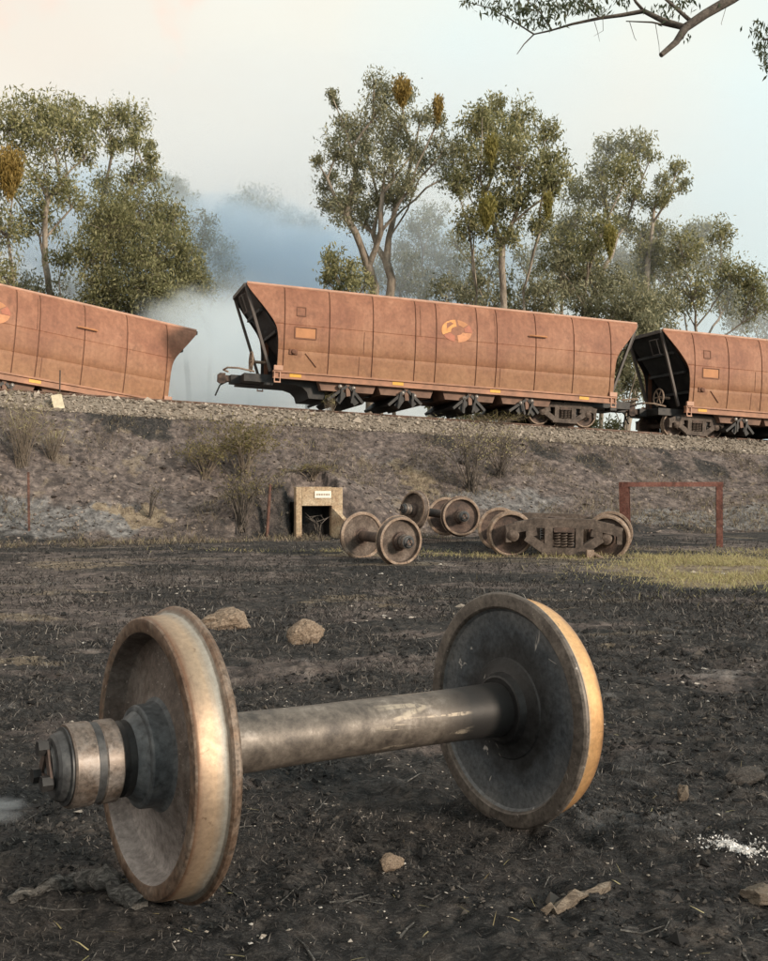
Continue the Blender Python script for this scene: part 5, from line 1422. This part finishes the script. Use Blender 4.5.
make_tree('hazy distant gum beyond the last wagon', 68, 765,
          [(752,312,14),(770,296,14),(790,306,16),(738,320,12),(776,325,16),(800,280,16)], 25, 'leaf_grey', 'bark', 0.9)
make_tree('slender stems of a pale gum behind the emblem wagon', 54, 462, [(456,240,10),(474,258,11),(466,280,11),(490,268,10),(508,284,11),(530,274,10),(520,258,9),(548,268,9)], 26, 'leaf_gum', 'bark', 0.6, extra_bases=(530, 490))
make_tree('hazy tree behind the tall open gum', 66, 70, [(60,230,14),(84,250,15),(40,262,14),(20,285,14),(70,285,14),(100,270,12)], 27, 'leaf_grey', 'bark', 0.6)

make_tree('low grey scrub tree behind the emblem of the middle wagon', 50, 455, [(445,292,11),(470,300,12),(495,304,12),(520,306,12),(545,312,12),(480,285,9),(530,292,9)], 28, 'leaf_grey', 'bark', 0.8, extra_bases=(515,))
make_tree('low scrub tree behind the tipped wagon', 48, 40, [(20,288,12),(45,296,13),(70,304,13),(5,300,12),(88,312,12)], 29, 'leaf_grey', 'bark', 0.8)
make_tree('hazy scrub tree behind the middle wagon roof, below the tallest gum', 58, 395, [(380,270,13),(400,282,13),(420,290,12),(366,288,11),(412,262,9)], 30, 'leaf_grey', 'bark', 0.7)

make_tree('smoke-veiled gum above the break in the train', 64, 250, [(228,214,9),(246,206,10),(264,212,9),(240,228,11),(262,232,10),(284,226,9),(250,250,12),(276,252,11),(232,258,11),(298,244,9),(262,275,12),(240,290,12)], 31, 'leaf_grey', 'bark', 0.8)
make_tree('smoke-veiled gum beside the foot of the tallest gum', 66, 310, [(306,226,9),(322,236,9),(300,250,10),(318,262,10),(296,272,10),(330,250,8),(310,284,11)], 32, 'leaf_grey', 'bark', 0.8)
make_tree('smoke-veiled slim gum behind the broad wattle', 62, 190, [(176,190,9),(162,182,8),(190,204,9),(178,214,10),(200,222,9),(206,240,10),(186,236,10)], 33, 'leaf_grey', 'bark', 0.8)
make_tree('hazy broad gum filling the gap behind the leaning gum', 60, 580, [(560,232,13),(590,250,14),(545,256,13),(620,262,14),(650,240,12),(676,240,12),(600,275,14),(570,285,13),(640,268,12)], 34, 'leaf_grey', 'bark', 0.9)
make_tree('low green scrub seen under the middle wagon', 41, 500, [(440,408,9),(462,412,10),(486,414,10),(510,416,10),(534,420,10),(560,422,9),(590,424,9),(612,428,9)], 35, 'leaf_wattle', 'bark', 1.0, extra_bases=(560,), name='scrub_tree')

# gum tree standing beside the camera's view; its limbs hang into the top of the picture
nt_ = empty('gum_tree', (7.2, 11.0, 0)); nb = Vector((7.2, 11.0, 0)); nz = gz(7.2, 11.0)
b = MB(); ZB = 10.5
def L_(*pts): return [px(x_, y_, ZB + dz) - nb for x_, y_, dz in pts]
limb = [Vector((0, 0, nz - 0.2)), Vector((0.05, 0.05, 2.2)), Vector((-0.15, 0, 4.4)), Vector((-0.7, -0.1, 5.9)), Vector((-1.9, -0.3, 6.7))]
fork_pt = px(733, -2, ZB) - nb
b.tube(limb[:4], [0.26, 0.21, 0.18, 0.14], 12)
b.tube([limb[3], limb[4], px(790, -40, ZB) - nb, fork_pt], [0.13, 0.10, 0.075, 0.055], 8)
m1 = L_((733, -2, 0), (705, 14, -0.05), (686, 27, -0.1))
b.tube(m1, [0.055, 0.05, 0.047], 8)
b.tube(L_((686, 27, -0.1), (676, 42, -0.15), (661, 55, -0.2)), [0.045, 0.036, 0.028], 8)
b.tube(L_((686, 28, -0.1), (662, 20, 0.0), (644, 11, 0.1), (622, 15, 0.15), (600, 18, 0.2), (572, 24, 0.2), (552, 30, 0.25)), [0.036, 0.03, 0.026, 0.022, 0.018, 0.014, 0.01], 7)
b.tube(L_((552, 30, 0.25), (534, 34, 0.3), (524, 44, 0.3), (517, 54, 0.3)), [0.011, 0.009, 0.007, 0.004], 5)
b.tube(L_((644, 11, 0.1), (636, 2, 0.1), (628, -12, 0.2)), [0.018, 0.015, 0.012], 6)
b.tube(L_((692, 22, -0.05), (676, 8, 0), (660, -6, 0.1)), [0.024, 0.018, 0.014], 6)
b.tube(L_((680, 28, 0), (652, 22, 0), (626, 21, 0.1)), [0.014, 0.01, 0.006], 5)
b.tube(L_((534, 34, 0.3), (512, 20, 0.3), (490, 8, 0.35), (468, 2, 0.4)), [0.010, 0.008, 0.006, 0.004], 5)
b.tube(L_((552, 30, 0.25), (540, 12, 0.2), (520, -6, 0.2)), [0.010, 0.008, 0.005], 5)
b.tube(L_((600, 18, 0.2), (585, 4, 0.2), (570, -10, 0.2)), [0.010, 0.008, 0.006], 5)
b.tube([limb[3], px(830, 10, ZB) - nb, px(790, 30, ZB) - nb, px(764, 40, ZB) - nb], [0.08, 0.04, 0.02, 0.008], 6)
rr = random.Random(5)
tw = []
for x0, y0, n_ in ((650, 24, 2), (604, 20, 2), (722, 10, 1)):
    for _ in range(n_):
        xx, yy_ = x0 + rr.uniform(-22, 22), y0 + rr.uniform(-8, 2)
        b.tube(L_((xx, yy_, 0.1), (xx + rr.uniform(-6, 6), yy_ + rr.uniform(8, 22), 0.1), (xx + rr.uniform(-9, 9), yy_ + rr.uniform(18, 34), 0.1)), [0.004, 0.003, 0.002], 4, False)
b.build('trunk', M['bark_dark'], nt_, 60)
rg = np.random.default_rng(77); Cs = []
for cx, cy, rx, ry, n_ in ((470,2,8,5,30),(498,8,14,9,120),(526,10,16,10,170),(556,8,18,10,200),(584,4,16,9,150),(600,12,10,6,50),(540,22,20,7,80),(664,10,16,9,60),(686,2,14,7,50),(624,2,10,6,35),(592,-14,26,10,200),(520,-14,26,10,200),(686,38,6,5,10),(764,44,9,16,110),(756,30,7,7,35),(768,62,7,12,70),(790,40,14,22,160),(700,-24,30,14,160)):
    q = np.stack([rg.normal(cx, rx*0.6, n_), rg.normal(cy, ry*0.6, n_)], -1)
    for a, c in q: Cs.append(tuple(px(a, c, ZB + rg.normal(0.1, 0.35)) - nb))
C = np.array(Cs); D = rg.normal(0, 0.55, C.shape); D[:, 2] -= 1; D /= np.linalg.norm(D, axis=1, keepdims=True)
V, F4 = leaf_quads(C, D, 0.085, 0.021, rg)
link('crown', np_mesh('crown', V, F4, M['leaf_dark']), nt_)
tag(nt_, 'gum tree whose dark leafy branch hangs down from above into the sky', 'tree')

# ------------------------------------------------------------------ smoke
def mat_smoke(name, dens, col, scale, seed, thr=0.42, edge=0.5, stretch=(1, 1, 1)):
    m_ = bpy.data.materials.new(name); m_.use_nodes = True; nt = m_.node_tree; nt.nodes.clear()
    out = nt.nodes.new('ShaderNodeOutputMaterial'); v = nt.nodes.new('ShaderNodeVolumePrincipled')
    nt.links.new(v.outputs[0], out.inputs['Volume'])
    v.inputs['Color'].default_value = (*col, 1); v.inputs['Anisotropy'].default_value = 0.2
    tc = nt.nodes.new('ShaderNodeTexCoord').outputs['Object']
    mp = N(nt, 'ShaderNodeMapping'); mp.inputs['Location'].default_value = (seed*3.1, seed*1.7, seed*0.9); mp.inputs['Scale'].default_value = stretch
    nt.links.new(tc, mp.inputs['Vector'])
    n1 = noise(nt, mp.outputs[0], scale, 6, 0.66, 0.8)
    ln = nt.nodes.new('ShaderNodeVectorMath'); ln.operation = 'LENGTH'; nt.links.new(tc, ln.inputs[0])
    fall = nt.nodes.new('ShaderNodeMapRange'); fall.inputs[1].default_value = 1.0; fall.inputs[2].default_value = 1.0 - edge; fall.interpolation_type = 'SMOOTHSTEP'
    nt.links.new(ln.outputs['Value'], fall.inputs[0])
    a = math_(nt, 'ADD', n1, math_(nt, 'MULTIPLY', math_(nt, 'SUBTRACT', fall.outputs[0], 1.0), 0.55))
    r_ = nt.nodes.new('ShaderNodeMapRange'); r_.inputs[1].default_value = thr - 0.06; r_.inputs[2].default_value = thr + 0.2; r_.interpolation_type = 'SMOOTHSTEP'
    nt.links.new(a, r_.inputs[0])
    nt.links.new(math_(nt, 'MULTIPLY', math_(nt, 'MULTIPLY', r_.outputs[0], fall.outputs[0]), dens), v.inputs['Density'])
    return m_
def smoke(label, centre, radii, mat):
    bm = bmesh.new(); bmesh.ops.create_icosphere(bm, subdivisions=3, radius=1.03)
    me = bpy.data.meshes.new('smoke'); bm.to_mesh(me); bm.free(); me.materials.append(mat)
    o = link('smoke', me); o.location = centre; o.scale = radii
    return tag(o, label, 'smoke', None, 'stuff')
SMOKE_COL = (0.74, 0.88, 1.0)
smoke('bright white smoke pouring up between the two wagons', px(226, 362, 42), (7.6, 4.5, 6.0), mat_smoke('gap_smoke', 1.1, (0.90, 0.96, 1.0), 2.1, 1, 0.35, 0.65))
smoke('blue grey smoke bank rising behind the wattle and the tallest gum', px(250, 282, 60), (15.5, 9, 9.0), mat_smoke('bank_smoke', 0.6, SMOKE_COL, 2.2, 2, 0.37, 0.6, (1, 1, 1.3)))
smoke('thin blue smoke drifting behind the wide gum', px(420, 275, 66), (16, 8, 8.0), mat_smoke('drift_smoke', 0.5, SMOKE_COL, 2.2, 3, 0.40, 0.6))
smoke('blue smoke hanging behind the tall open gum', px(95, 235, 64), (13, 8, 9), mat_smoke('hanging_smoke', 0.5, SMOKE_COL, 2.2, 4, 0.40, 0.6))
smoke('thin smoke veil hanging among the trees behind the train', px(380, 262, 66), (46, 22, 19), mat_smoke('veil_smoke', 0.045, (0.90, 0.95, 1.0), 2.6, 6, 0.33, 0.35))
smoke('faint wisp of smoke beside the wheel bearing', px(-2, 808, 3.35), (0.26, 0.2, 0.11), mat_smoke('wisp_smoke', 7.0, (0.85, 0.9, 0.95), 1.8, 5, 0.42, 0.85))
